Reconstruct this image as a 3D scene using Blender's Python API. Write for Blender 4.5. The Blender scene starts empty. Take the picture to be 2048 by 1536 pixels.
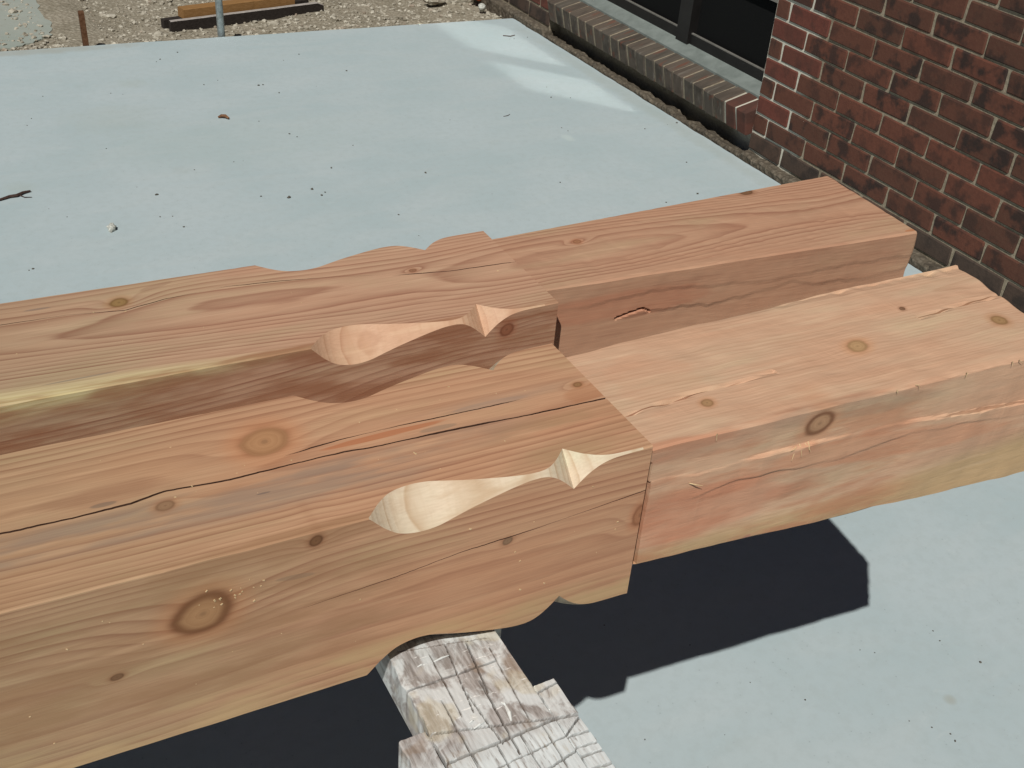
import bpy, bmesh, math, random
from mathutils import Vector, Matrix, noise as mnoise

scene = bpy.context.scene
COL = scene.collection
random.seed(7)

# ------------------------------------------------------------------ camera, sky, sun, exposure
YAW, PITCH, ROLL, FPX, CAM_H = 0.527760833, 0.572021860, 0.0935837978, 2326.86875, 1.53
_f = Vector((math.sin(YAW) * math.cos(PITCH), math.cos(YAW) * math.cos(PITCH), -math.sin(PITCH)))
_r = Vector((math.cos(YAW), -math.sin(YAW), 0))
_u = _r.cross(_f)
_r2 = math.cos(ROLL) * _r + math.sin(ROLL) * _u
_u2 = -math.sin(ROLL) * _r + math.cos(ROLL) * _u
cam_data = bpy.data.cameras.new('camera')
cam_data.sensor_width = 36.0
cam_data.lens = FPX / 2048 * 36.0
cam_data.clip_start = 0.02
cam_data.clip_end = 500
cam = bpy.data.objects.new('camera', cam_data)
COL.objects.link(cam)
cam.matrix_world = Matrix(((_r2.x, _u2.x, -_f.x, 0), (_r2.y, _u2.y, -_f.y, 0), (_r2.z, _u2.z, -_f.z, CAM_H), (0, 0, 0, 1)))
scene.camera = cam

SUN_TRAVEL = Vector((0.515, 0.58, -1.0))
SUN_EL = math.atan2(1.0, math.hypot(0.515, 0.58))
world = bpy.data.worlds.new('World')
scene.world = world
world.use_nodes = True
wn = world.node_tree
bg = wn.nodes['Background']
sky = wn.nodes.new('ShaderNodeTexSky')
sky.sky_type = 'NISHITA'
sky.sun_disc = False
sky.air_density = 0.6
sky.dust_density = 0.0
sky.sun_elevation = SUN_EL
sky.sun_rotation = math.atan2(-0.515, -0.58)
hsv = wn.nodes.new('ShaderNodeHueSaturation')
hsv.inputs['Saturation'].default_value = 0.8
hsv.inputs['Value'].default_value = 0.55
wn.links.new(sky.outputs['Color'], hsv.inputs['Color'])
wn.links.new(hsv.outputs['Color'], bg.inputs['Color'])
bg.inputs['Strength'].default_value = 0.05

sun_data = bpy.data.lights.new('sun', 'SUN')
sun_data.energy = 5.0
sun_data.angle = math.radians(0.53)
sun_data.color = (1.0, 0.965, 0.91)
sun = bpy.data.objects.new('sun', sun_data)
COL.objects.link(sun)
sun.location = (-4, -4, 8)
sun.rotation_euler = SUN_TRAVEL.to_track_quat('-Z', 'Y').to_euler()

vs = scene.view_settings
vs.view_transform = 'Standard'
vs.look = 'None'
vs.exposure = -0.42
vs.gamma = 1.0
vs.use_curve_mapping = False
cy = scene.cycles
cy.max_bounces = 4
cy.diffuse_bounces = 2
cy.glossy_bounces = 2
cy.caustics_reflective = True
cy.blur_glossy = 0.0
cy.use_denoising = True
cy.use_adaptive_sampling = False
cy.use_guiding = True
cy.sample_clamp_indirect = 0.0


# ------------------------------------------------------------------ node helpers
def lin(r, g, b):
    def c(v):
        v /= 255.0
        return v / 12.92 if v <= 0.04045 else ((v + 0.055) / 1.055) ** 2.4
    return (c(r), c(g), c(b), 1.0)


class G:
    def __init__(self, name):
        self.mat = bpy.data.materials.new(name)
        self.mat.use_nodes = True
        self.nt = self.mat.node_tree
        self.bsdf = self.nt.nodes['Principled BSDF']
        self.out = self.nt.nodes['Material Output']

    def new(self, t):
        return self.nt.nodes.new(t)

    def put(self, sock, v):
        if isinstance(v, bpy.types.NodeSocket):
            self.nt.links.new(v, sock)
        else:
            sock.default_value = v

    def m(self, op, a, b=0.0, c=0.0, clamp=False):
        n = self.new('ShaderNodeMath')
        n.operation = op
        n.use_clamp = clamp
        self.put(n.inputs[0], a)
        self.put(n.inputs[1], b)
        self.put(n.inputs[2], c)
        return n.outputs[0]

    def add(self, a, b): return self.m('ADD', a, b)
    def sub(self, a, b): return self.m('SUBTRACT', a, b)
    def mul(self, a, b): return self.m('MULTIPLY', a, b)
    def mad(self, a, b, c): return self.m('MULTIPLY_ADD', a, b, c)

    def sm(self, e0, e1, x):
        n = self.new('ShaderNodeMapRange')
        n.interpolation_type = 'SMOOTHSTEP'
        self.put(n.inputs['Value'], x)
        self.put(n.inputs['From Min'], e0)
        self.put(n.inputs['From Max'], e1)
        return n.outputs['Result']

    def comb(self, x, y, z):
        n = self.new('ShaderNodeCombineXYZ')
        self.put(n.inputs[0], x)
        self.put(n.inputs[1], y)
        self.put(n.inputs[2], z)
        return n.outputs[0]

    def sep(self, v):
        n = self.new('ShaderNodeSeparateXYZ')
        self.put(n.inputs[0], v)
        return n.outputs[0], n.outputs[1], n.outputs[2]

    def obj(self, off=(0, 0, 0)):
        n = self.new('ShaderNodeTexCoord')
        v = n.outputs['Object']
        if tuple(off) != (0, 0, 0):
            a = self.new('ShaderNodeVectorMath')
            a.operation = 'ADD'
            self.put(a.inputs[0], v)
            a.inputs[1].default_value = off
            v = a.outputs[0]
        return v

    def pos(self):
        return self.new('ShaderNodeNewGeometry').outputs['Position']

    def rnd(self):
        return self.new('ShaderNodeObjectInfo').outputs['Random']

    def noise(self, v, scale=1.0, detail=2.0, rough=0.5, dist=0.0, stretch=None, col=False):
        if stretch:
            a = self.new('ShaderNodeVectorMath')
            a.operation = 'MULTIPLY'
            self.put(a.inputs[0], v)
            a.inputs[1].default_value = stretch
            v = a.outputs[0]
        n = self.new('ShaderNodeTexNoise')
        self.put(n.inputs['Vector'], v)
        n.inputs['Scale'].default_value = scale
        n.inputs['Detail'].default_value = detail
        n.inputs['Roughness'].default_value = rough
        n.inputs['Distortion'].default_value = dist
        return n.outputs['Color' if col else 'Fac']

    def voro(self, v, scale, feature='F1', stretch=None, out='Distance'):
        if stretch:
            a = self.new('ShaderNodeVectorMath')
            a.operation = 'MULTIPLY'
            self.put(a.inputs[0], v)
            a.inputs[1].default_value = stretch
            v = a.outputs[0]
        n = self.new('ShaderNodeTexVoronoi')
        n.feature = feature
        self.put(n.inputs['Vector'], v)
        n.inputs['Scale'].default_value = scale
        return n.outputs[out]

    def mix(self, f, a, b, blend='MIX'):
        n = self.new('ShaderNodeMix')
        n.data_type = 'RGBA'
        n.blend_type = blend
        n.clamp_factor = True
        self.put(n.inputs[0], f)
        self.put(n.inputs[6], a)
        self.put(n.inputs[7], b)
        return n.outputs[2]

    def bump(self, h, strength=0.3, dist=0.001, normal=None):
        n = self.new('ShaderNodeBump')
        n.inputs['Strength'].default_value = strength
        n.inputs['Distance'].default_value = dist
        self.put(n.inputs['Height'], h)
        if normal is not None:
            self.put(n.inputs['Normal'], normal)
        return n.outputs[0]

    def finish(self, color, rough=0.7, normal=None, spec=0.3, metal=0.0):
        self.put(self.bsdf.inputs['Base Color'], color)
        self.put(self.bsdf.inputs['Roughness'], rough)
        self.bsdf.inputs['Specular IOR Level'].default_value = spec
        self.put(self.bsdf.inputs['Metallic'], metal)
        if normal is not None:
            self.put(self.bsdf.inputs['Normal'], normal)
        return self.mat


# ------------------------------------------------------------------ object helpers
def tag(o, label=None, cat=None, group=None, kind=None):
    if label: o['label'] = label
    if cat: o['category'] = cat
    if group: o['group'] = group
    if kind: o['kind'] = kind
    return o


def empty(name, loc=(0, 0, 0)):
    o = bpy.data.objects.new(name, None)
    o.location = loc
    o.empty_display_size = 0.05
    COL.objects.link(o)
    return o


def mesh_obj(name, verts, faces, mats, parent=None, midx=None, smooth=False, loc=(0, 0, 0)):
    me = bpy.data.meshes.new(name)
    me.from_pydata([tuple(v) for v in verts], [], faces)
    for m in (mats if isinstance(mats, (list, tuple)) else [mats]):
        me.materials.append(m)
    if midx:
        me.polygons.foreach_set('material_index', midx)
    if smooth:
        me.polygons.foreach_set('use_smooth', [True] * len(me.polygons))
    me.update()
    o = bpy.data.objects.new(name, me)
    o.location = loc
    COL.objects.link(o)
    if parent:
        o.parent = parent
    return o


class MB:
    def __init__(self):
        self.v, self.f, self.mi = [], [], []

    def box(self, x0, x1, y0, y1, z0, z1, mi=0):
        b = len(self.v)
        self.v += [(x0, y0, z0), (x1, y0, z0), (x1, y1, z0), (x0, y1, z0), (x0, y0, z1), (x1, y0, z1), (x1, y1, z1), (x0, y1, z1)]
        for q in ((0, 3, 2, 1), (4, 5, 6, 7), (0, 1, 5, 4), (1, 2, 6, 5), (2, 3, 7, 6), (3, 0, 4, 7)):
            self.f.append(tuple(b + i for i in q))
            self.mi.append(mi)

    def tube(self, pts, rads, n=8, mi=0):
        b = len(self.v)
        pts = [Vector(p) for p in pts]
        for i, p in enumerate(pts):
            t = (pts[min(i + 1, len(pts) - 1)] - pts[max(i - 1, 0)]).normalized()
            s = t.cross(Vector((0, 0, 1)))
            if s.length < 1e-3:
                s = t.cross(Vector((0, 1, 0)))
            s.normalize()
            w = s.cross(t)
            for k in range(n):
                a = 2 * math.pi * k / n
                self.v.append(tuple(p + (s * math.cos(a) + w * math.sin(a)) * rads[i]))
        for i in range(len(pts) - 1):
            for k in range(n):
                self.f.append((b + i * n + k, b + i * n + (k + 1) % n, b + (i + 1) * n + (k + 1) % n, b + (i + 1) * n + k))
                self.mi.append(mi)
        self.f.append(tuple(b + k for k in range(n)))
        self.f.append(tuple(b + (len(pts) - 1) * n + k for k in reversed(range(n))))
        self.mi += [mi, mi]

    def rock(self, c, s, seed, squash=0.7, mi=0, sub=1):
        vs_, fs_ = ICO[sub]
        b = len(self.v)
        rng = random.Random(seed)
        off = Vector((rng.uniform(0, 90), rng.uniform(0, 90), rng.uniform(0, 90)))
        ex = (rng.uniform(.7, 1.35), rng.uniform(.7, 1.35), squash * rng.uniform(.7, 1.2))
        a = rng.uniform(0, 6.28)
        ca, sa = math.cos(a), math.sin(a)
        for v in vs_:
            k = 1 + 0.55 * mnoise.noise(Vector(v) * 1.3 + off)
            x, y, z = v[0] * ex[0] * k * s, v[1] * ex[1] * k * s, v[2] * ex[2] * k * s
            self.v.append((c[0] + x * ca - y * sa, c[1] + x * sa + y * ca, c[2] + z))
        for f in fs_:
            self.f.append(tuple(b + i for i in f))
            self.mi.append(mi)

    def build(self, name, mats, parent=None, smooth=False, loc=(0, 0, 0)):
        return mesh_obj(name, self.v, self.f, mats, parent, self.mi, smooth, loc)


def _ico(sub):
    bm = bmesh.new()
    bmesh.ops.create_icosphere(bm, subdivisions=sub, radius=1)
    vs_ = [tuple(v.co) for v in bm.verts]
    fs_ = [tuple(v.index for v in f.verts) for f in bm.faces]
    bm.free()
    return vs_, fs_


ICO = {1: _ico(1), 2: _ico(2), 3: _ico(3)}


def bevel(o, w, seg=2):
    bm = bmesh.new()
    bm.from_mesh(o.data)
    bmesh.ops.bevel(bm, geom=list(bm.edges), offset=w, segments=seg, affect='EDGES', profile=0.6)
    bm.to_mesh(o.data)
    bm.free()
    return o


def interp(tab, x):
    if x <= tab[0][0]:
        return tab[0][1]
    for (a, va), (b, vb) in zip(tab, tab[1:]):
        if x <= b:
            return va + (vb - va) * (x - a) / (b - a)
    return tab[-1][1]


def catmull(tab, x):
    if x <= tab[0][0]: return tab[0][1]
    if x >= tab[-1][0]: return tab[-1][1]
    n = len(tab)
    for i in range(n - 1):
        if tab[i][0] <= x <= tab[i + 1][0]:
            x0, y0 = tab[i]
            x1, y1 = tab[i + 1]
            h = x1 - x0
            def slope(j):
                if j <= 0: return 0.0 if False else (tab[1][1] - tab[0][1]) / (tab[1][0] - tab[0][0])
                if j >= n - 1: return (tab[-1][1] - tab[-2][1]) / (tab[-1][0] - tab[-2][0])
                return (tab[j + 1][1] - tab[j - 1][1]) / (tab[j + 1][0] - tab[j - 1][0])
            t = (x - x0) / h
            m0, m1 = slope(i) * h, slope(i + 1) * h
            return (2*t**3 - 3*t*t + 1)*y0 + (t**3 - 2*t*t + t)*m0 + (-2*t**3 + 3*t*t)*y1 + (t**3 - t*t)*m1


def nz(x, y=0.0, z=0.0):
    return mnoise.noise(Vector((x, y, z)))


# ------------------------------------------------------------------ wood material (solid growth rings round a pith)
def wood(name, root, pith, spacing=0.0046, sap_r=0.2, early=(196, 150, 118), late=(158, 100, 72), sap=(226, 208, 160), sap_late=(186, 160, 110),
         late_k=0.8, knots=(), tint_bands=(), streaks=(), warm=0.35, rough=0.62, seed=0.0, bump=0.3, fibre=0.12, hewn=False, wander=0.02, ztop=0.927, ynear=0.674,
         tone=None, drift=0.0, wob=0.006, grow=False, nearfade=0.0, sharp=2.4):
    g = G(name)
    v = g.obj(root)
    x, y, z = g.sep(v)
    vs_ = g.comb(g.add(x, seed), y, z)
    # wandering pith
    w1 = g.sub(g.noise(g.comb(g.mad(x, 1.0, seed * 3.1), 0.0, 0.0), 2.1, 1.0), 0.5)
    w2 = g.sub(g.noise(g.comb(g.mad(x, 1.0, seed * 3.1 + 17.0), 0.0, 0.0), 1.7, 1.0), 0.5)
    dy = g.add(g.sub(y, pith[0]), g.mul(w1, wander))
    if drift:
        dy = g.add(dy, g.mul(g.m('MINIMUM', g.m('MAXIMUM', g.sub(x, 0.3), -0.6), 0.2), drift))
    dz = g.add(g.sub(z, pith[1]), g.mul(w2, wander * 1.8))
    r0 = g.m('SQRT', g.add(g.mul(dy, dy), g.mul(dz, dz)))
    n1 = g.sub(g.noise(vs_, 1.0, 1.0, 0.5, stretch=(3.2, 12, 12)), 0.5)
    n2 = g.sub(g.noise(vs_, 1.0, 2.0, 0.5, stretch=(16, 70, 70)), 0.5)
    r = g.add(g.mad(n1, wob, r0), g.mul(n2, 0.0011))
    if grow:
        r = g.mad(x, -0.16, r)
    wt = g.sm(ztop - 0.05, ztop - 0.03, z)
    wn_ = g.sm(ynear + 0.05, ynear + 0.03, y)
    wt2 = g.sm(ztop - 0.012, ztop - 0.006, z)
    wn2 = g.sm(ynear + 0.012, ynear + 0.006, y)
    knot_parts = []
    for kn in knots:
        kx, kv, face, a, b = kn[:5]
        amp = kn[5] if len(kn) > 5 else 0.008
        col = kn[6] if len(kn) > 6 else (150, 108, 74)
        dark = kn[7] if len(kn) > 7 else 0.45
        cv = y if face == 'top' else z
        ux = g.m('DIVIDE', g.sub(x, kx), a)
        uv = g.mad(ux, -0.16, g.m('DIVIDE', g.sub(cv, kv), b))
        u2 = g.mul(ux, ux)
        v2 = g.mul(uv, uv)
        q = g.mad(n2, 0.4, g.m('SQRT', g.add(u2, v2)))
        wgt = wt if face == 'top' else wn_
        gk = g.m('EXPONENT', g.mul(g.mad(u2, 0.22, v2), -0.42))
        r = g.mad(g.mul(gk, wgt), amp, r)
        knot_parts.append((q, wgt, col, dark))
    warpr = g.noise(g.comb(g.mul(r, 55.0), seed, 0.0), 1.0, 1.0)
    ring = g.m('DIVIDE', g.mad(warpr, 0.006, r), spacing)
    fr = g.m('FRACT', ring)
    latew = g.mul(g.m('POWER', fr, sharp), g.sub(1.0, g.sm(0.86, 1.0, fr)))
    wrn = g.new('ShaderNodeTexWhiteNoise')
    wrn.noise_dimensions = '1D'
    g.put(wrn.inputs['W'], g.m('FLOOR', ring))
    latew = g.mul(latew, g.mad(wrn.outputs['Value'], 1.1, 0.35))
    if nearfade:
        latew = g.mul(latew, g.sub(1.0, g.mul(wn2, nearfade)))
    fib = g.noise(vs_, 1.0, 2.0, 0.6, stretch=(22, 600, 600))
    fib2 = g.noise(vs_, 1.0, 2.0, 0.5, stretch=(7, 110, 110))
    blot = g.noise(vs_, 1.0, 3.0, 0.55, stretch=(5, 17, 17))
    e0 = lin(*early)
    c = g.mix(g.mul(g.sm(0.32, 0.72, blot), warm), e0, lin(early[0] - 2, early[1] - 20, early[2] - 22))
    c = g.mix(g.mul(g.sm(0.5, 0.25, blot), 0.5), c, lin(early[0] - 10, early[1] + 4, early[2] - 4))
    c = g.mix(g.mul(latew, late_k), c, lin(*late))
    if tone:
        c = g.mix(g.mul(g.sm(tone[0], tone[1], x), tone[2]), c, lin(*tone[3]), 'MULTIPLY')
    if sap_r < 0.19:
        sm_ = g.sm(sap_r - 0.007, sap_r + 0.007, g.mad(n1, 0.014, g.mad(n2, 0.004, r0)))
        c = g.mix(sm_, c, g.mix(g.mul(latew, 0.8), lin(*sap), lin(*sap_late)))
    c = g.mix(g.mul(g.sm(0.25, 0.8, fib), fibre), c, lin(max(0, late[0] - 34), max(0, late[1] - 26), max(0, late[2] - 22)))
    c = g.mix(g.mul(g.sm(0.52, 0.78, fib2), fibre * 1.5), c, lin(min(255, early[0] + 18), min(255, early[1] + 22), min(255, early[2] + 18)))
    c = g.mix(g.mul(g.sm(0.42, 0.22, fib2), fibre * 1.5), c, lin(*late))
    if tint_bands or streaks:
        sn = g.sm(0.36, 0.64, g.noise(vs_, 1.0, 3.0, 0.6, stretch=(9, 45, 45)))
    # colour bands along the grain: weathering, sapwood, browner near faces, painted lens vignetting
    for (x0, x1, v0, v1, face, k, colr) in tint_bands:
        cvn = g.mad(n1, 0.03, y if face == 'top' else z)
        band = g.mul(g.sm(v0 - 0.012, v0 + 0.008, cvn), g.sm(v1 + 0.012, v1 - 0.008, cvn))
        bx = g.mul(g.sm(x0 - 0.05, x0 + 0.05, x), g.sm(x1 + 0.05, x1 - 0.05, x))
        msk = g.mul(g.mul(band, bx), g.mul(wt2 if face == 'top' else wn2, sn))
        c = g.mix(g.mul(msk, k), c, lin(*colr))
    # single spindle shaped streaks (pitch, fungus) with their own outline
    for (cx, cv0, a, b, slope, face, k, colr) in streaks:
        cv = y if face == 'top' else z
        dx_ = g.sub(x, cx)
        ux = g.m('DIVIDE', dx_, a)
        uv = g.m('DIVIDE', g.mad(dx_, -slope, g.sub(cv, cv0)), b)
        q = g.mad(n2, 1.4, g.add(g.mul(ux, ux), g.mul(uv, uv)))
        c = g.mix(g.mul(g.mul(g.sm(1.15, 0.6, q), wt2 if face == 'top' else wn2), k), c, lin(*colr))
    for q, wgt, col, dark in knot_parts:
        kr = g.m('FRACT', g.mul(q, 3.5))
        kc = g.mix(g.mul(kr, 0.22), lin(*col), lin(int(col[0] * .74), int(col[1] * .66), int(col[2] * .58)))
        halo = g.mul(g.mul(g.sm(2.2, 1.0, q), wgt), 0.35)
        c = g.mix(halo, c, lin(int(col[0] * 1.1), int(col[1] * .96), int(col[2] * .88)))
        c = g.mix(g.mul(g.mul(g.sm(1.08, 0.88, q), wgt), 0.9), c, kc)
        e = g.sub(q, 0.93)
        ringm = g.m("EXPONENT", g.mul(g.mul(e, e), -17.0))
        c = g.mix(g.mul(g.mul(ringm, wgt), dark), c, lin(int(col[0] * .6), int(col[1] * .46), int(col[2] * .38)))
        c = g.mix(g.mul(g.mul(g.sm(0.22, 0.06, q), wgt), 0.3), c, lin(70, 50, 36))
    if grow:   # plane-iron ripples on the fresh cuts
        c = g.mix(g.mul(g.sm(0.45, 0.7, g.noise(vs_, 1.0, 2.0, 0.6, stretch=(160, 30, 30))), 0.22), c, lin(int(early[0] * .9), int(early[1] * .84), int(early[2] * .78)))
    nrm = g.bump(fib, bump, 0.0006)
    if hewn:
        rgh = g.noise(vs_, 1.0, 3.0, 0.6, stretch=(28, 110, 110))
        saw = g.noise(g.comb(g.mad(y, 0.25, x), y, z), 1.0, 2.0, 0.6, stretch=(170, 9, 9))
        sawm = g.sm(0.5, 0.68, blot)
        nrm = g.bump(g.mad(g.mul(saw, sawm), 0.8, rgh), 0.42, 0.0016, nrm)
        c = g.mix(g.mul(g.mul(g.sm(0.6, 0.8, saw), sawm), 0.2), c, lin(226, 196, 160))
    return g.finish(c, rough, nrm, 0.22)


# ------------------------------------------------------------------ plain materials
def mat_concrete(name, base, dirt, seed=0.0):
    g = G(name)
    p = g.pos()
    n = g.noise(p, 2.3, 4.0, 0.55)
    n2 = g.noise(p, 11.0, 4.0, 0.6)
    fine = g.noise(p, 420.0, 2.0, 0.7)
    tro = g.noise(p, 1.0, 3.0, 0.55, dist=0.6, stretch=(3.0, 9.0, 1.0))
    c = g.mix(g.sm(0.3, 0.72, n), lin(*base), lin(base[0] - 9, base[1] - 6, base[2] - 6))
    c = g.mix(g.mul(g.sm(0.42, 0.7, tro), 0.3), c, lin(base[0] + 7, base[1] + 3, base[2] + 1))
    c = g.mix(g.mul(g.sm(0.58, 0.78, n2), 0.3), c, lin(*dirt))
    c = g.mix(g.mul(g.sm(0.62, 0.8, fine), 0.22), c, lin(base[0] - 45, base[1] - 42, base[2] - 40))
    mid = g.noise(p, 38.0, 3.0, 0.7)
    c = g.mix(g.mul(g.sm(0.40, 0.68, mid), 0.35), c, lin(base[0] - 11, base[1] - 12, base[2] - 14))
    pore = g.sm(0.16, 0.10, g.voro(p, 95.0))
    c = g.mix(g.mul(g.mul(pore, g.sm(0.52, 0.62, mid)), 0.4), c, lin(base[0] - 62, base[1] - 62, base[2] - 62))
    # faint trowel arcs and dust freckles
    arc = g.noise(p, 1.0, 4.0, 0.7, dist=1.6, stretch=(14.0, 30.0, 1.0))
    c = g.mix(g.mul(g.sm(0.60, 0.72, arc), 0.22), c, lin(base[0] + 14, base[1] + 11, base[2] + 8))
    c = g.mix(g.mul(g.sm(0.36, 0.28, arc), 0.22), c, lin(base[0] - 20, base[1] - 19, base[2] - 19))
    x, y, z = g.sep(p)
    # brownish wash where soil was trodden and rinsed off, and form-stamp smudges
    for sx, sy, sa, sb, k, colr in ((0.80, 4.40, .06, .05, .22, (158, 166, 152)), (0.66, 4.05, .18, .14, .18, (158, 166, 154)), (0.77, 3.55, .03, .04, .15, (156, 162, 152)),
                                    (0.29, 3.55, .05, .05, .2, (154, 164, 148)), (0.45, 4.86, .5, .05, .5, (158, 156, 142)), (1.46, .86, .012, .012, .4, (150, 146, 126)),
                                    (2.15, 3.455, .022, .035, .4, (198, 210, 206)), (1.02, 3.75, .5, .25, .14, (162, 176, 168)), (2.62, 3.6, .04, 1.2, .3, (156, 162, 152))):
        ux = g.m('DIVIDE', g.sub(x, sx), sa)
        uy = g.m('DIVIDE', g.sub(y, sy), sb)
        q = g.add(g.add(g.mul(ux, ux), g.mul(uy, uy)), g.mad(n2, 2.4, -1.2))
        c = g.mix(g.mul(g.sub(1.0, g.sm(-0.3, 1.6, q)), k), c, lin(*colr))
    return g.finish(c, 0.85, g.bump(g.noise(p, 90.0, 3.0, 0.65), 0.12, 0.0012), 0.2)


M = {}
M['slab'] = mat_concrete('concrete', (177, 190, 193), (164, 175, 173))
M['pad'] = mat_concrete('old_concrete', (158, 164, 156), (132, 126, 110))


def mat_gravel(name, a, b, c3):
    g = G(name)
    p = g.pos()
    n = g.noise(p, 5.0, 5.0, 0.6)
    v = g.voro(p, 60.0)
    cell = g.voro(p, 60.0, out='Color')
    cr, cg, cb = g.sep(cell)
    c = g.mix(g.sm(0.35, 0.65, n), lin(*a), lin(*b))
    c = g.mix(g.mul(cr, 0.55), c, lin(*c3))
    c = g.mix(g.mul(g.sm(0.3, 0.55, v), 0.4), c, lin(b[0] - 30, b[1] - 32, b[2] - 34))
    h = g.add(g.mul(v, -1.0), g.mul(g.noise(p, 140.0, 4.0, 0.7), 0.7))
    return g.finish(c, 0.95, g.bump(h, 0.9, 0.006), 0.1)


M['gravel'] = mat_gravel('gravel', (160, 152, 136), (142, 135, 119), (174, 168, 152))


def mat_stones():
    g = G('limestone_chip')
    p = g.pos()
    v = g.voro(p, 55.0, out='Color')
    r, _, _ = g.sep(v)
    n = g.noise(p, 90.0, 3.0, 0.6)
    c = g.mix(r, lin(134, 127, 112), lin(198, 193, 178))
    c = g.mix(g.mul(g.sm(0.5, 0.75, n), 0.5), c, lin(112, 104, 90))
    c = g.mix(g.mul(g.sm(0.62, 0.7, g.noise(p, 16.0, 1.0)), 0.5), c, lin(148, 128, 112))
    return g.finish(c, 0.95, g.bump(n, 0.6, 0.003), 0.1)


M['stone'] = mat_stones()


def mat_simple(name, col, rough=0.7, var=14, scale=60.0, spec=0.3, metal=0.0, bumpk=0.2, stretch=None):
    g = G(name)
    p = g.obj()
    n = g.noise(p, scale, 4.0, 0.6, stretch=stretch)
    c = g.mix(g.sm(0.25, 0.75, n), lin(*[max(0, k - var) for k in col]), lin(*[min(255, k + var) for k in col]))
    return g.finish(c, rough, g.bump(n, bumpk, 0.001), spec, metal)


M['tar'] = mat_simple('dark_board', (44, 38, 34), 0.85, 12, 30.0, stretch=(1, 12, 12))
M['tar_top'] = mat_simple('weathered_grey_board', (158, 152, 146), 0.9, 26, 60.0, stretch=(.6, 6, 6))
M['brown'] = mat_simple('brown_lumber', (142, 106, 64), 0.75, 10, 14.0, stretch=(1, 14, 14))
M['rust'] = mat_simple('rusty_steel', (92, 62, 40), 0.9, 16, 80.0)
M['galv'] = mat_simple('galvanised_steel', (150, 160, 160), 0.45, 22, 50.0, 0.5, 0.6)
M['twig'] = mat_simple('dead_twig', (70, 52, 46), 0.85, 14, 150.0)
M['leaf'] = mat_simple('dry_leaf', (112, 76, 48), 0.7, 30, 70.0)
M['speck'] = mat_simple('dark_crumb', (82, 78, 70), 0.9, 22, 300.0)
M['greystone'] = mat_simple('grey_stone', (176, 178, 170), 0.9, 34, 130.0, bumpk=0.6)
M['clay'] = mat_simple('orange_clay', (168, 82, 52), 0.85, 20, 60.0)
M['frame'] = mat_simple('dark_bronze_frame', (24, 22, 21), 0.5, 4, 20.0, 0.4)
M['bead'] = mat_simple('grey_bead', (120, 118, 112), 0.5, 8, 40.0)
M['interior'] = mat_simple('dark_room', (40, 36, 32), 0.9, 6, 4.0)
M['shaving'] = mat_simple('pale_shaving', (206, 180, 140), 0.8, 14, 200.0)
M['ledge'] = mat_simple('grey_stone_ledge', (116, 124, 120), 0.8, 10, 16.0, bumpk=0.1)
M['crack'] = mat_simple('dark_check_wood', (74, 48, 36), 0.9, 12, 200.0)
M['roof'] = mat_simple('grey_roofing', (70, 66, 62), 0.95, 14, 12.0)


def mat_glass():
    # coated glazing: dark room behind, mirror-like only at glancing angles
    g = G('window_glass')
    fr = g.new('ShaderNodeFresnel')
    fr.inputs['IOR'].default_value = 1.5
    fac = g.m('MULTIPLY', g.sub(fr.outputs[0], 0.055), 4.2, clamp=True)
    gl = g.new('ShaderNodeBsdfGlossy')
    gl.inputs['Color'].default_value = (0.97, 1.0, 0.99, 1)
    gl.inputs['Roughness'].default_value = 0.085
    df = g.new('ShaderNodeBsdfDiffuse')
    df.inputs['Color'].default_value = lin(12, 14, 14)
    mx_ = g.new('ShaderNodeMixShader')
    g.put(mx_.inputs[0], fac)
    g.nt.links.new(df.outputs[0], mx_.inputs[1])
    g.nt.links.new(gl.outputs[0], mx_.inputs[2])
    g.nt.links.new(mx_.outputs[0], g.out.inputs['Surface'])
    g.nt.nodes.remove(g.bsdf)
    return g.mat


M['glass'] = mat_glass()
M['screen'] = mat_simple('black_mesh_screen', (20, 21, 21), 0.9, 3, 300.0, 0.1)


def mat_brick(name, c1, c2, dark, flash=1.0, objvar=True, lime=0.0):
    g = G(name)
    p = g.pos()
    if objvar:
        rn = g.rnd()
    else:
        cell = g.voro(p, 1.0, stretch=(0.0, 4.92, 14.77), out='Color')
        rn, _, _ = g.sep(cell)
    rn2 = g.m('FRACT', g.mul(rn, 17.37))
    rn3 = g.m('FRACT', g.mul(rn, 41.9))
    pv = g.comb(g.mul(rn, 50.0), g.sep(p)[1], g.sep(p)[2])
    n = g.noise(pv, 15.0, 3.0, 0.55)
    n2 = g.noise(pv, 70.0, 4.0, 0.65)
    c = g.mix(rn2, lin(*c1), lin(*c2))
    c = g.mix(g.mul(g.sm(0.35, 0.7, n2), 0.45), c, lin(c1[0] - 22, c1[1] - 14, c1[2] - 10))
    fl = g.mul(g.sm(0.46, 0.62, n), g.mad(rn3, 0.6, 0.4))
    c = g.mix(g.mul(fl, flash), c, lin(*dark))
    if lime:
        c = g.mix(g.mul(g.sm(0.55, 0.78, g.noise(pv, 1.0, 3.0, 0.6, stretch=(1, 90, 22))), lime), c, lin(150, 146, 136))
        c = g.mix(g.mul(g.sm(0.60, 0.70, g.noise(pv, 28.0, 2.0)), 0.5), c, lin(112, 66, 50))
    grit = g.sm(0.66, 0.78, g.noise(p, 260.0, 2.0, 0.6))
    c = g.mix(g.mul(grit, 0.35), c, lin(128, 112, 96))
    return g.finish(c, 0.88, g.bump(g.noise(p, 110.0, 4.0, 0.65), 0.5, 0.002), 0.2)


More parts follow.
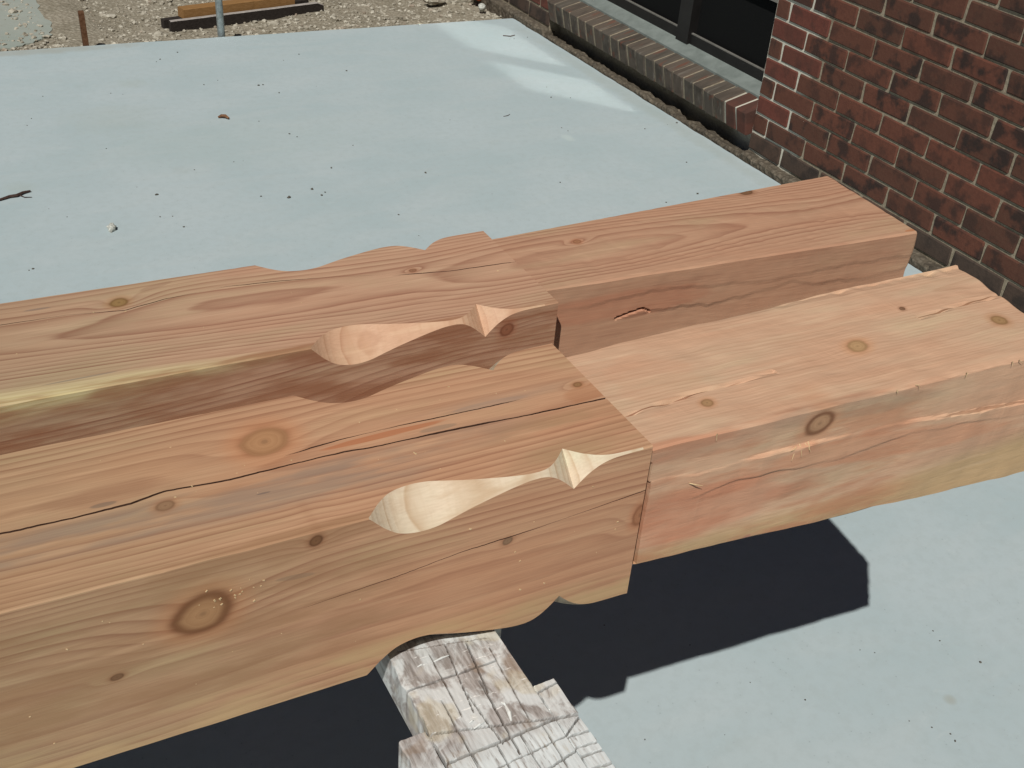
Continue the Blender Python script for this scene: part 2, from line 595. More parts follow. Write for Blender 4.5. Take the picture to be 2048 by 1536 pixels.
M['brick'] = mat_brick('flashed_red_brick', (106, 66, 53), (87, 61, 50), (45, 40, 38), 0.9)
M['brick_red'] = mat_brick('plain_red_brick', (110, 64, 54), (98, 61, 51), (70, 50, 44), 0.7)
M['brick_sill'] = mat_brick('reddish_sill_brick', (102, 66, 56), (96, 64, 54), (70, 54, 48), 0.7)
M['brick_grey'] = mat_brick('weathered_brick', (84, 66, 56), (78, 66, 58), (50, 45, 42), 0.8)
M['brick_old'] = mat_brick('lime_streaked_brick', (96, 84, 74), (86, 80, 72), (62, 56, 50), 0.8, lime=0.4)


def mat_mortar():
    g = G('mortar')
    p = g.pos()
    x, y, z = g.sep(p)
    n = g.noise(p, 90.0, 4.0, 0.65)
    c = g.mix(g.sm(0.3, 0.7, n), lin(134, 124, 106), lin(158, 147, 128))
    c = g.mix(g.mul(g.sm(0.6, 0.75, g.noise(p, 25.0, 3.0)), 0.6), c, lin(106, 98, 84))
    c = g.mix(g.mul(g.sm(0.55, 0.72, g.noise(p, 6.0, 3.0, 0.6)), 0.6), c, lin(112, 96, 82))
    # paler repointing beside the window
    fresh = g.sm(2.84, 2.90, g.add(y, g.mul(g.sub(g.noise(p, 9.0, 2.0), 0.5), 0.12)))
    c = g.mix(g.mul(fresh, g.sub(1.0, g.sm(3.2, 3.3, y))), c, lin(200, 197, 182))
    return g.finish(c, 0.95, g.bump(n, 0.8, 0.003), 0.1)


M['mortar'] = mat_mortar()
M['foot'] = mat_gravel('rough_footing', (112, 104, 92), (84, 78, 70), (132, 122, 106))


def mat_paint():
    g = G('paint_spattered_board')
    p = g.pos()
    x, y, z = g.sep(p)
    n = g.noise(p, 1.0, 5.0, 0.62, dist=0.8, stretch=(34, 22, 22))
    big = g.noise(p, 17.0, 2.0, 0.5)
    strk = g.noise(p, 1.0, 4.0, 0.65, stretch=(330, 40, 40))
    strk2 = g.noise(p, 1.0, 4.0, 0.7, dist=0.4, stretch=(60, 300, 60))
    tan = g.noise(g.comb(g.add(x, 3.3), y, z), 24.0, 2.0, 0.5)
    c = g.mix(g.sm(0.35, 0.65, strk), lin(138, 131, 126), lin(178, 174, 171))
    c = g.mix(g.mul(g.sm(0.42, 0.56, n), 0.85), c, lin(212, 216, 215))
    c = g.mix(g.mul(g.sm(0.54, 0.62, tan), 0.38), c, lin(196, 184, 152))
    c = g.mix(g.mul(g.sm(0.60, 0.66, g.noise(g.comb(g.add(x, 9.1), y, z), 21.0, 3.0)), 0.4), c, lin(140, 116, 92))
    c = g.mix(g.mul(g.sm(0.62, 0.68, strk2), g.sm(0.40, 0.6, big)), c, lin(238, 238, 234))
    # fresh white coat towards the free end of the trestle
    fresh = g.sm(0.575, 0.545, g.add(y, g.mul(g.sub(n, 0.5), 0.05)))
    c = g.mix(g.mul(fresh, g.sm(0.34, 0.5, strk)), c, lin(214, 220, 220))
    c = g.mix(g.mul(g.sm(0.66, 0.74, strk), 0.5), c, lin(110, 92, 80))
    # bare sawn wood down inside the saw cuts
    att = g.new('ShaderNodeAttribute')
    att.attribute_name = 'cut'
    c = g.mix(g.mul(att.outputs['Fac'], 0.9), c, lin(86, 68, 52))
    rgh = g.mad(n, -0.5, 0.66)
    return g.finish(c, rgh, g.bump(g.add(n, g.mul(strk, .6)), 0.45, 0.0015), 0.45)


M['paint'] = mat_paint()

# ------------------------------------------------------------------ setting: ground, slab
XW, XS, YS = 2.699, 2.664, 4.882          # wall face, slab edge at wall, slab far edge
BIG = 60.0
mb = MB()
nx, ny = 60, 60
# one ground sheet, finer where it is seen, reaching far out
gx = [-BIG, -20, -8, -3, -1] + [i * 0.06 - 0.3 for i in range(0, 62)] + [4.5, 8, 20, BIG]
gy = [-BIG, -20, -8, -3, 0, 3, 4.5] + [4.7 + i * 0.05 for i in range(0, 60)] + [9, 14, 25, BIG]
for yy in gy:
    for xx in gx:
        h = -0.045
        if 4.7 < yy < 8 and -1 < xx < 4.2:
            h += 0.02 * nz(xx * 1.5, yy * 1.5) + 0.010 * nz(xx * 7, yy * 7, 2) + 0.006 * nz(xx * 19, yy * 19, 5)
            h = min(h, -0.012)
            if xx > 2.3 and yy > 5.0:
                h += 0.05 * min(1, (xx - 2.3) / .3) * max(0, nz(xx * 2.2, yy * 2.2, 9) + .35)
        if xx < 0.8 and 4.95 < yy < 6.7:
            h = -0.036 + 0.004 * nz(xx * 19, yy * 19, 5) + 0.008 * max(0, min(1, (xx - .6) / .1))
        mb.v.append((xx, yy, h))
W_ = len(gx)
for j in range(len(gy) - 1):
    for i in range(W_ - 1):
        mb.f.append((j * W_ + i, j * W_ + i + 1, (j + 1) * W_ + i + 1, (j + 1) * W_ + i))
        mb.mi.append(0)
tag(mb.build('ground', M['gravel'], smooth=True), kind='structure', label='crushed limestone ground beyond the concrete slab')

# slab: rounded top rim, thin ragged line along the house
mb = MB()
rim = []
ys_ = [-5 + i * 0.5 for i in range(12)] + [1.0 + i * 0.02 for i in range(int((YS - 1.0) / .02) + 1)]
ys_ = [t for t in ys_ if t < YS - 0.012]
xs_ = [XS - i * 0.03 for i in range(1, 90)] + [-0.5, -2, -6]
for t in ys_:
    rim.append((XS + 0.004 * nz(t * 9) + 0.003 * nz(t * 40, 3), t))
rim.append((XS - 0.002, YS - 0.004))
rim.append((XS - 0.012, YS))
for t in xs_[1:]:
    rim.append((t, YS + 0.004 * nz(t * 5, 7) + 0.002 * nz(t * 33, 1)))
rim.append((-6, -5))
n = len(rim)
mb.v += [(a, b, 0.0) for a, b in rim]
mb.v += [(a, b, -0.14) for a, b in rim]
mb.f.append(tuple(range(n)))
mb.mi.append(0)
for i in range(n):
    j = (i + 1) % n
    mb.f.append((i, n + i, n + j, j))
    mb.mi.append(0)
slab = mb.build('concrete_slab', M['slab'])
tag(slab, kind='structure', label='new pale grey concrete patio slab')

mb = MB()
pad = [(0.63, 5.16), (0.655, 5.33), (0.64, 5.5), (0.66, 5.78), (0.72, 6.3), (0.2, 6.6), (-1.2, 6.5), (-1.2, 5.0), (-0.1, 5.02), (0.3, 5.0), (0.47, 5.02), (0.56, 5.08)]
pad2 = []
for i, (a, b) in enumerate(pad):
    c_, d_ = pad[(i + 1) % len(pad)]
    k = 6 if i < 3 or i > 7 else 2
    for t in range(k):
        s = t / k
        pad2.append((a + (c_ - a) * s + 0.018 * nz(a * 9 + t, b * 7), b + (d_ - b) * s + 0.018 * nz(b * 5 + t, a * 3, 4)))
n = len(pad2)
mb.v += [(a, b, -0.030) for a, b in pad2] + [(a, b, -0.12) for a, b in pad2]
mb.f.append(tuple(range(n)))
mb.mi.append(0)
for i in range(n):
    mb.f.append((i, n + i, n + (i + 1) % n, (i + 1) % n))
    mb.mi.append(0)
tag(mb.build('concrete_pavement', M['pad']), kind='structure', label='older dusty concrete pad half covered by gravel')

# loose limestone chips
mb = MB()
rng = random.Random(3)
k = 0
while k < 11000:
    yy = 4.9 + 1.9 * rng.random() ** 1.25
    xx = rng.uniform(0.05, 3.0) + 0.1 * (yy - 4.9)
    if xx > XW - 0.03:
        continue
    in_pad = xx < 0.62 and yy > 5.06
    if in_pad and rng.random() > (0.07 if (xx < 0.5 and yy > 5.16) else 0.5):
        continue
    s = 0.0022 + 0.0105 * rng.random() ** 4.0
    if rng.random() < 0.02:
        s *= 1.8
    zz = -0.030 if in_pad else -0.045 + 0.02 * nz(xx * 1.5, yy * 1.5) + 0.010 * nz(xx * 7, yy * 7, 2) + 0.006 * nz(xx * 19, yy * 19, 5)
    if not in_pad:
        zz = min(zz, -0.012)
        if xx > 2.3 and yy > 5.0:
            zz += 0.05 * min(1, (xx - 2.3) / .3) * max(0, nz(xx * 2.2, yy * 2.2, 9) + .35)
    mb.rock((xx, yy, zz + s * 0.2), s, k, 0.65)
    k += 1
tag(mb.build('gravel', M['stone']), label='loose crushed limestone chips covering the ground', cat='gravel', kind='stuff')

# ------------------------------------------------------------------ brick house
house = empty('brick_house', (XW + 1.0, 3.0, 0))
tag(house, 'house of dark flashed red brick with bronze window beside the slab', 'house')
HL = Vector(house.location)


def hobj(mb_, name, mats, parent=house, smooth=False):
    off = HL if parent is house else Vector((0, 0, 0))
    mb_.v = [(a - HL.x, b - HL.y, c - HL.z) for a, b, c in mb_.v]
    return mb_.build(name, mats, parent, smooth)


COURSE, MOD = 0.0677, 0.2032
Z0 = 0.507 - 7 * COURSE            # underside of lowest course (bed joint centre)
YJ = 3.105                         # window jamb
YO = 4.60                          # far side of the window opening
ZTOPW = Z0 + 38 * COURSE
LINT = Z0 + 21 * COURSE
mb = MB()
mx = XW + 0.0052
mb.box(mx, mx + 0.11, -2.2, YJ - 0.002, -0.4, ZTOPW)
mb.box(mx, mx + 0.11, YJ - 0.002, YO + 0.002, LINT, ZTOPW)
mb.box(mx, mx + 0.11, YO + 0.002, 7.2, -0.4, ZTOPW)
mb.box(XW + 0.06, mx + 0.11, YJ - 0.002, YO + 0.002, -0.4, 0.075)
wall = hobj(mb, 'wall', M['mortar'])
wall['label'] = 'mortar bed of the brick wall with paler repointing by the window'


def brick_mesh(name, l, h, d, seed, mat, bev=0.0035):
    me = bpy.data.meshes.new(name)
    bm = bmesh.new()
    bmesh.ops.create_cube(bm, size=1.0)
    rg = random.Random(seed)
    for v in bm.verts:
        v.co.x *= d
        v.co.y *= l
        v.co.z *= h
        v.co.y += rg.uniform(-.0022, .0022)
        v.co.z += rg.uniform(-.0016, .0016)
        v.co.x += rg.uniform(-.0008, .0008)
    bmesh.ops.bevel(bm, geom=list(bm.edges), offset=bev, segments=1, affect='EDGES')
    for v in bm.verts:
        v.co += Vector((rg.uniform(-.0004, .0004), rg.uniform(-.0011, .0011), rg.uniform(-.0011, .0011)))
    bm.to_mesh(me)
    bm.free()
    me.materials.append(mat)
    return me


BL, BH, BD = MOD - 0.0095, COURSE - 0.0095, 0.09
full = [brick_mesh('brick', BL, BH, BD, s, M['brick']) for s in range(6)]
red = [brick_mesh('brick', BL, BH, BD, 20 + s, M['brick_red']) for s in range(2)]
cutcache = {}


def cut_brick(l, mat):
    key = (round(l, 3), mat.name)
    if key not in cutcache:
        cutcache[key] = brick_mesh('brick', l, BH, BD, hash(key) % 999, mat)
    return cutcache[key]


def add_brick(me, y, z, parent=wall, dx=0.0):
    o = bpy.data.objects.new('brick', me)
    o.location = Vector((XW + BD / 2 + dx, y, z)) - HL
    o.rotation_euler = (random.uniform(-.006, .006), 0, random.uniform(-.004, .004))
    COL.objects.link(o)
    o.parent = parent
    return o


RED_AT = {(7, 1), (6, 0), (5, 1), (4, 0), (2, 0), (9, 1), (3, 9)}
rng = random.Random(11)
field = MB()


def field_brick(y, l, z):
    me = full[rng.randrange(6)]
    b = len(field.v)
    s = l / BL
    for v in me.vertices:
        field.v.append((XW + BD / 2 + v.co.x + rng.uniform(-.0006, .0006), y + v.co.y * s, z + v.co.z))
    for p_ in me.polygons:
        field.f.append(tuple(b + i for i in p_.vertices))
        field.mi.append(0)


for c in range(38):
    zc = Z0 + (c + 0.5) * COURSE
    # head joints of the course resting on joint a (c == 7) start at 3.0288
    head = 3.0288 + (0 if c % 2 == 1 else -MOD / 2)
    spans = []
    y1 = YJ
    edges = [YJ]
    t = head
    while t > -2.2:
        edges.append(t + rng.uniform(-.003, .003))
        t -= MOD
    for k in range(len(edges) - 1):
        spans.append((edges[k + 1], edges[k], k, 'R'))
    if zc > LINT:
        e = [YO, ]
        t = YO - (MOD / 2 if c % 2 else MOD)
        e = [YO]
        while t > YJ + 0.05:
            e.append(t)
            t -= MOD
        e.append(YJ)
        for k in range(len(e) - 1):
            spans.append((e[k + 1], e[k], k, 'T'))
    e = [YO]
    t = YO + (MOD / 2 if c % 2 else MOD)
    while t < 7.2:
        e.append(t)
        t += MOD
    for k in range(len(e) - 1):
        spans.append((e[k], e[k + 1], k, 'L'))
    for a, b, k, side in spans:
        l = b - a - 0.0095
        if l < 0.02:
            continue
        ym = (a + b) / 2
        near = (side == 'R' and ym > 1.42 and c < 14) or (side == 'L' and ym < 5.5 and c < 5)
        if near:
            mat = M['brick_red'] if (side == 'R' and (c, k) in RED_AT) else M['brick']
            if side == 'L' and rng.random() < .5: mat = M['brick_red']
            if c == 0: mat = M['brick_grey']
            if abs(l - BL) < 0.006:
                me = (red[rng.randrange(2)] if mat is M['brick_red'] else full[rng.randrange(6)]) if mat is not M['brick_grey'] else cut_brick(BL, mat)
            else:
                me = cut_brick(l, mat)
            add_brick(me, ym, zc, dx=rng.uniform(-.0012, .0012))
        else:
            field_brick(ym, l, zc)
fo = hobj(field, 'brick_field', mat_brick('flashed_red_brick_field', (106, 66, 53), (87, 61, 50), (45, 40, 38), 0.9, objvar=False))
fo['kind'] = 'stuff'

# rough footing between wall and slab
mb = MB()
yy = 0.6
pts = []
while yy < 7.0:
    pts.append(yy)
    yy += 0.012
for yy in pts:
    inwin = YJ < yy < YO
    top = 0.026 + 0.006 * nz(yy * 14) + 0.004 * nz(yy * 50, 2)
    if inwin:
        top = 0.014 + 0.014 * nz(yy * 11, 5) + 0.008 * nz(yy * 47, 6)
    if yy > 4.9:
        top = 0.024
    fx = XW - 0.030 + 0.005 * nz(yy * 12, 8) + 0.004 * nz(yy * 44, 9)
    bx_ = XW + 0.05 if not inwin else XW + 0.02 + 0.01 * nz(yy * 15, 4)
    mb.v += [(fx, yy, -0.3), (fx - 0.001, yy, top - 0.008), (fx + 0.007, yy, top), (bx_, yy, top + (0.006 if not inwin else -0.01)), (bx_, yy, -0.3)]
for i in range(len(pts) - 1):
    for k in range(4):
        mb.f.append((i * 5 + k, i * 5 + k + 1, i * 5 + 5 + k + 1, i * 5 + 5 + k))
        mb.mi.append(0)
hobj(mb, 'footing', M['foot'])['label'] = 'rough broken mortar ledge at the foot of the wall'

# row-lock brick sill
mb = MB()
SL = math.atan2(0.026, 0.1)
mb.v = []
def sill_pt(x, z):   # local sill frame: x back from the front edge, z down from the top surface
    return (2.664 + x * math.cos(SL) + z * math.sin(SL), 0.166 + x * math.sin(SL) - z * math.cos(SL))
a = [sill_pt(0.004, 0.004), sill_pt(0.125, 0.004), sill_pt(0.125, 0.092), sill_pt(0.004, 0.092)]
mb.v = [(p_[0], YJ + 0.014, p_[1]) for p_ in a] + [(p_[0], YO - 0.014, p_[1]) for p_ in a]
mb.f = [(0, 1, 2, 3), (7, 6, 5, 4), (0, 4, 5, 1), (1, 5, 6, 2), (2, 6, 7, 3), (3, 7, 4, 0)]
mb.mi = [0] * 6
sill = hobj(mb, 'window_sill', M['mortar'])
sill['label'] = 'sloping sill of bricks laid on edge'
sb = {}
for s in range(4):
    sb[s] = brick_mesh('sill_brick', 0.0585, 0.094, 0.124, 60 + s, M['brick_old'], 0.0045)
sbr = [brick_mesh('sill_brick', 0.0585, 0.094, 0.124, 70 + s, M['brick_sill'], 0.0045) for s in range(2)]
yy = YJ + 0.034
k = 0
while yy < YO - 0.02:
    me = sbr[k % 2] if k in (0, 1) else sb[k % 4]
    o = bpy.data.objects.new('brick', me)
    cxz = sill_pt(0.062, 0.047)
    o.location = Vector((cxz[0] + rng.uniform(-.002, .002), yy, cxz[1] + rng.uniform(-.001, .001))) - HL
    o.rotation_euler = (rng.uniform(-.012, .012), -SL, rng.uniform(-.01, .01))
    COL.objects.link(o)
    o.parent = sill
    yy += 0.0672
    k += 1

# window: ledge, frame, panes
mb = MB()
mb.v = [(2.762, YJ, 0.186), (2.762, YJ, 0.198), (2.84, YJ, 0.226), (2.84, YJ, 0.186), (2.762, YO, 0.186), (2.762, YO, 0.198), (2.84, YO, 0.226), (2.84, YO, 0.186)]
mb.f = [(0, 1, 2, 3), (7, 6, 5, 4), (0, 4, 5, 1), (1, 5, 6, 2), (2, 6, 7, 3), (3, 7, 4, 0)]
mb.mi = [0] * 6
hobj(mb, 'window_ledge', M['ledge'])['label'] = 'smooth grey ledge between brick sill and window frame'
mb = MB()
X0 = 2.826
mb.box(X0, X0 + 0.06, YJ - 0.01, YO + 0.01, 0.205, 0.258)
mb.box(X0, X0 + 0.06, YJ - 0.01, YO + 0.01, LINT - 0.06, LINT + 0.01)
mb.box(X0 + 0.001, X0 + 0.061, YJ - 0.01, YJ + 0.10, 0.258, LINT - 0.06)
mb.box(X0 + 0.001, X0 + 0.061, YO - 0.10, YO + 0.01, 0.258, LINT - 0.06)
mb.box(X0 - 0.012, X0 + 0.062, 3.712, 3.792, 0.2195, LINT - 0.06)
mb.box(X0 + 0.012, X0 + 0.055, YJ + 0.10, 3.712, 0.505, 0.545)
mb.box(X0 + 0.012, X0 + 0.055, 3.792, YO - 0.10, 0.505, 0.545)
win = hobj(mb, 'window', M['frame'])
win['label'] = 'dark bronze framed window in two lights'


def hsub(mb_, name, mat, par):
    mb_.v = [(a - HL.x, b - HL.y, c - HL.z) for a, b, c in mb_.v]
    return mb_.build(name, mat, par)


for (ya, yb) in ((YJ + 0.10, 3.712), (3.792, YO - 0.10)):
    for (za, zb) in ((0.258, 0.505), (0.545, LINT - 0.06)):
        mb = MB()
        mb.box(X0 + 0.028, X0 + 0.034, ya - 0.004, yb + 0.004, za - 0.004, zb + 0.004)
        if za < 0.4:
            hsub(mb, 'insect_screen', M['screen'], win)
        else:
            hsub(mb, 'pane', M['glass'], win)
    mb = MB()
    mb.box(X0 + 0.004, X0 + 0.012, ya, yb, 0.2582, 0.263)
    hsub(mb, 'glazing_bead', M['bead'], win)
    mb = MB()
    mb.box(X0 + 0.004, X0 + 0.013, ya, yb, 0.504, 0.511)
    hsub(mb, 'glazing_bead', M['bead'], win)

mb = MB()
mb.box(2.90, 6.0, -2.1, 7.1, -0.3, -0.28)
mb.box(2.90, 6.0, -2.1, 7.1, ZTOPW - .02, ZTOPW)
mb.box(6.0, 6.1, -2.2, 7.2, -0.4, ZTOPW)
mb.box(2.8127, 6.1, -2.3, -2.2, -0.4, ZTOPW)
mb.box(2.8127, 6.1, 7.2, 7.3, -0.4, ZTOPW)
hobj(mb, 'interior', M['interior'])
mb = MB()
mb.v = [(2.66, -2.35, ZTOPW + .002), (2.66, 7.35, ZTOPW + .002), (6.2, 7.35, ZTOPW + .002), (6.2, -2.35, ZTOPW + .002), (4.4, -2.35, ZTOPW + 0.9), (4.4, 7.35, ZTOPW + 0.9)]
mb.f = [(0, 1, 5, 4), (2, 3, 4, 5), (0, 4, 3), (1, 2, 5), (0, 3, 2, 1)]
mb.mi = [0] * 5
hobj(mb, 'roof', M['roof'])

# ------------------------------------------------------------------ timbers
CARVE = [(0.0, 0.0), (0.006, 0.0065), (0.015, 0.0155), (0.028, 0.0245), (0.045, 0.0285), (0.062, 0.0272), (0.080, 0.0215), (0.098, 0.0158), (0.128, 0.0080), (0.146, 0.0045), (0.158, 0.0038)]
CARVE2 = [(0.158, 0.0038), (0.166, 0.0052), (0.174, 0.0090), (0.183, 0.0160), (0.1935, 0.0262)]
CARVE3 = [(0.1935, 0.0262), (0.200, 0.0195), (0.209, 0.0118), (0.221, 0.0054), (0.235, 0.0024), (0.270, 0.0012), (0.273, 0.0010)]


def carve(s):
    if s <= 0 or s >= 0.273: return 0.0
    if s < 0.158: return catmull(CARVE, s)
    if s < 0.1935: return catmull(CARVE2, s)
    return catmull(CARVE3, s)


def shaft(name, root, x_left, x_sh, carve0, yn, yf, zb, zt, cracks_top, cracks_near, mats, parent, seed):
    xs = []
    x = x_left
    while x < x_sh - 1e-6:
        xs.append(x)
        x += 0.0025 if x > -0.02 else 0.02
    for k in (carve0, carve0 + 0.1935):
        xs.append(k)
    xs = sorted(set([round(t, 5) for t in xs] + [x_sh]))
    V, F, MI = [], [], []
    nper = None
    for x in xs:
        s = x - carve0
        cb = carve(s)
        cs = []
        for e in range(4):
            arris = 0.0011 + 0.0007 * nz(x * 25, e * 7 + seed) + 0.0012 * max(0, nz(x * 60, e * 5 + seed, 3) - 0.35)
            cs.append(max(cb * (1 + 0.02 * nz(x * 30, e)), arris))
        c_tf, c_tn, c_bn, c_bf = cs
        P, kind = [], []
        P.append((yf - c_tf, zt)); kind.append(0)
        for (poly, w0, dep, sd) in cracks_top:
            if poly[0][0] <= x <= poly[-1][0]:
                p_ = interp(poly, x) + 0.0006 * nz(x * 70, sd) + 0.0003 * nz(x * 240, sd, 2)
                t_ = (x - poly[0][0]) / (poly[-1][0] - poly[0][0])
                w = w0 * min(1, 9 * t_, 9 * (1 - t_) if poly[-1][0] < x_sh - .01 else 1) * max(0.02, min(1.0, 0.75 + 1.1 * nz(x * 14, sd, 5)))
                d = dep * min(1, w / w0 * 1.6)
            else:
                p_ = poly[0][1] if x < poly[0][0] else poly[-1][1]
                w, d = 1e-5, 0.0
            P += [(p_ + w / 2, zt), (p_, zt - d), (p_ - w / 2, zt)]
            kind += [3, 3, 0]
        P.append((yn + c_tn, zt)); kind.append(1)
        P.append((yn, zt - c_tn)); kind.append(0)
        for (poly, w0, dep, sd) in cracks_near:
            if poly[0][0] <= x <= poly[-1][0]:
                p_ = interp(poly, x) + 0.0005 * nz(x * 70, sd) + 0.0003 * nz(x * 240, sd, 2)
                t_ = (x - poly[0][0]) / (poly[-1][0] - poly[0][0])
                w = w0 * min(1, 9 * t_, 9 * (1 - t_) if poly[-1][0] < x_sh - .01 else 1) * max(0.02, min(1.0, 0.6 + 1.2 * nz(x * 14, sd, 5)))
                d = dep * min(1, w / w0 * 1.6)
            else:
                p_ = poly[0][1] if x < poly[0][0] else poly[-1][1]
                w, d = 1e-5, 0.0
            P += [(yn, p_ + w / 2), (yn + d, p_), (yn, p_ - w / 2)]
            kind += [3, 3, 0]
        P.append((yn, zb + c_bn)); kind.append(1)
        P.append((yn + c_bn, zb)); kind.append(0)
        P.append((yf - c_bf, zb)); kind.append(1)
        P.append((yf, zb + c_bf)); kind.append(0)
        P.append((yf, zt - c_tf)); kind.append(1)
        nper = len(P)
        for (a, b) in P:
            V.append((x - root[0], a - root[1], b - root[2]))
    for i in range(len(xs) - 1):
        cm = max(carve((xs[i] + xs[i + 1]) / 2 - carve0), 0)
        for k in range(nper):
            k2 = (k + 1) % nper
            F.append((i * nper + k, i * nper + k2, (i + 1) * nper + k2, (i + 1) * nper + k))
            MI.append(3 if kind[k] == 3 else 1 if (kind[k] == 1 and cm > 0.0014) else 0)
    F.append(tuple(reversed(range(nper))))
    F.append(tuple((len(xs) - 1) * nper + k for k in range(nper)))
    MI += [2, 2]
    return mesh_obj(name, V, F, mats, parent, MI)


def hewn(name, root, x0, x1, sect, end_skew, disp, kerf, mats, parent, seed, cracks=()):
    """rough sawn and chopped tenon: stations along x, four faces, chopped relief"""
    nst = int((x1 - x0) / 0.0022)
    NS, NN = 46, 96
    V, F, MI = [], [], []
    ring0 = None
    for i in range(nst + 1):
        t = i / nst
        x = x0 + (x1 - x0) * t
        yn, yf, zb, zt = sect(x)
        P = []
        R = 0.0025
        def face(pa, pb, n_):
            for k in range(n_):
                s = (k + 0.5) / n_
                s = 0.012 + 0.976 * (k / (n_ - 1))
                P.append((pa[0] + (pb[0] - pa[0]) * s, pa[1] + (pb[1] - pa[1]) * s))
        face((yf, zt), (yn, zt), NS)
        face((yn, zt), (yn, zb), NN)
        face((yn, zb), (yf, zb), 8)
        face((yf, zb), (yf, zt), 8)
        for k, (a, b) in enumerate(P):
            dy, dz = 0.0, 0.0
            f_ = 0 if k < NS else 1 if k < NS + NN else 2 if k < NS + NN + 8 else 3
            if f_ == 0:
                dz = disp(0, x, a)
            elif f_ == 1:
                dy = disp(1, x, b)
                dy += kerf(x, b)
                for (poly, w, d, wide) in cracks:
                    if poly[0][0] <= x <= poly[-1][0]:
                        e = (b - interp(poly, x)) / w
                        if abs(e) < 1:
                            dy += d * (1 - abs(e))
            elif f_ == 2:
                dz = 0.0015 * nz(x * 20, a * 20, seed)
            else:
                dy = 0.0015 * nz(x * 20, b * 20, seed)
            ex = (a - yn) / (yf - yn)
            xx = x + end_skew * ex * t * t + (0.0025 * nz(a * 60, b * 60, seed) if i == nst else 0)
            if i == nst:
                # worn end arris
                a += 0.002 * (0.5 - ex)
                b += 0.002 * (0.5 - (b - zb) / (zt - zb))
            V.append((xx - root[0], a + dy - root[1], b + dz - root[2]))
        ring0 = len(P)
    for i in range(nst):
        for k in range(ring0):
            k2 = (k + 1) % ring0
            F.append((i * ring0 + k, i * ring0 + k2, (i + 1) * ring0 + k2, (i + 1) * ring0 + k))
            MI.append(0)
    F.append(tuple(reversed(range(ring0))))
    F.append(tuple(nst * ring0 + k for k in range(ring0)))
    MI += [1, 1]
    return mesh_obj(name, V, F, mats, parent, MI)


# --- front timber
FR = (0.0, 0.768, 0.747)
front = empty('timber', FR)
tag(front, 'front fir timber lying on the trestle, big knot on its near side, pale hewn tenon', 'timber', 'carved fir timbers')
F_KN = [(0.227, 0.803, 'top', 0.0215, 0.0195, 0.007, (180, 136, 98), 0.3), (0.129, 0.748, 'top', 0.008, 0.006, 0.002, (150, 118, 90), 0.3),
        (0.531, 0.786, 'top', 0.005, 0.004, 0.006, (150, 112, 76), 0.3),
        (0.136, 0.874, 'near', 0.0225, 0.0185, 0.010, (172, 132, 94), 0.75), (0.228, 0.918, 'near', 0.0055, 0.005, 0.004, (120, 84, 56), 0.4),
        (0.403, 0.861, 'near', 0.005, 0.0042, 0.002, (140, 112, 88), 0.3), (0.067, 0.833, 'near', 0.005, 0.003, 0.003, (124, 92, 66), 0.3),
        (0.544, 0.847, 'near', 0.008, 0.012, 0.004, (168, 116, 84), 0.35)]
F_ST = [(-1.0, 0.34, 0.715, 0.757, 'top', 0.5, (136, 124, 112)), (0.25, 0.45, 0.74, 0.765, 'top', 0.45, (146, 122, 106)), (0.36, 0.52, 0.785, 0.80, 'top', 0.4, (156, 130, 112)),
        (0.42, 0.56, 0.69, 0.75, 'top', 0.55, (158, 126, 94)), (-2.0, 0.60, 0.70, 0.780, 'near', 0.75, (196, 166, 124)), (-2.0, 0.30, 0.785, 0.94, 'near', 0.55, (154, 117, 85))]  # last band darkens the left near face, lens vignetting put into the colour
F_SK = [(0.33, 0.7755, 0.062, 0.0042, 0.03, 'top', 0.7, (176, 108, 72)), (0.085, 0.767, 0.012, 0.003, 0.0, 'top', 0.5, (104, 94, 86)), (0.375, 0.768, 0.018, 0.0035, 0.0, 'top', 0.4, (124, 112, 98)),
        (0.535, 0.772, 0.03, 0.014, 0.2, 'top', 0.3, (166, 106, 68)), (0.205, 0.735, 0.007, 0.0013, 0.0, 'top', 0.5, (100, 90, 86)), (0.44, 0.786, 0.04, 0.005, 0.0, 'top', 0.3, (144, 130, 120)),
        (0.21, 0.886, 0.016, 0.0025, -0.1, 'near', 0.35, (130, 112, 94))]
PF = (0.780, 0.821)
TONE = (0.34, -0.02, 1.0, (234, 246, 244))  # tints the left end darker and yellower: lens vignetting painted into the wood
kw = dict(knots=F_KN, tint_bands=F_ST, streaks=F_SK, seed=1.3, spacing=0.0041, tone=TONE, wob=0.0026, wander=0.009)
M['f_body'] = wood('fir_front', FR, PF, early=(200, 158, 125), late=(148, 98, 74), late_k=0.85, fibre=0.2, **kw)
M['f_carve'] = wood('fir_front_fresh_cut', FR, PF, early=(219, 203, 178), late=(186, 154, 120), late_k=0.9, seed=1.3, spacing=0.0046, rough=0.55, warm=0.35, fibre=0.2, wob=0.004, wander=0.009, grow=True, sharp=3.5)
M['end'] = wood('fir_end_grain', FR, PF, early=(180, 134, 98), late=(136, 88, 60), seed=2.0, spacing=0.006)
crk_t = [([(0.236, 0.777), (0.262, 0.780), (0.288, 0.7825), (0.345, 0.7838), (0.378, 0.783), (0.47, 0.7825)], 0.0018, 0.009, 4),
         ([(-0.9, 0.762), (0.0, 0.760), (0.062, 0.759), (0.105, 0.7605), (0.133, 0.7665), (0.181, 0.762), (0.245, 0.764), (0.285, 0.7645), (0.308, 0.762), (0.369, 0.7612), (0.409, 0.760), (0.463, 0.757), (0.56, 0.7555)], 0.0027, 0.016, 1)]
crk_n = [([(0.21, 0.8495), (0.301, 0.856), (0.357, 0.863), (0.425, 0.866), (0.486, 0.871), (0.56, 0.8775)], 0.0011, 0.010, 9)]
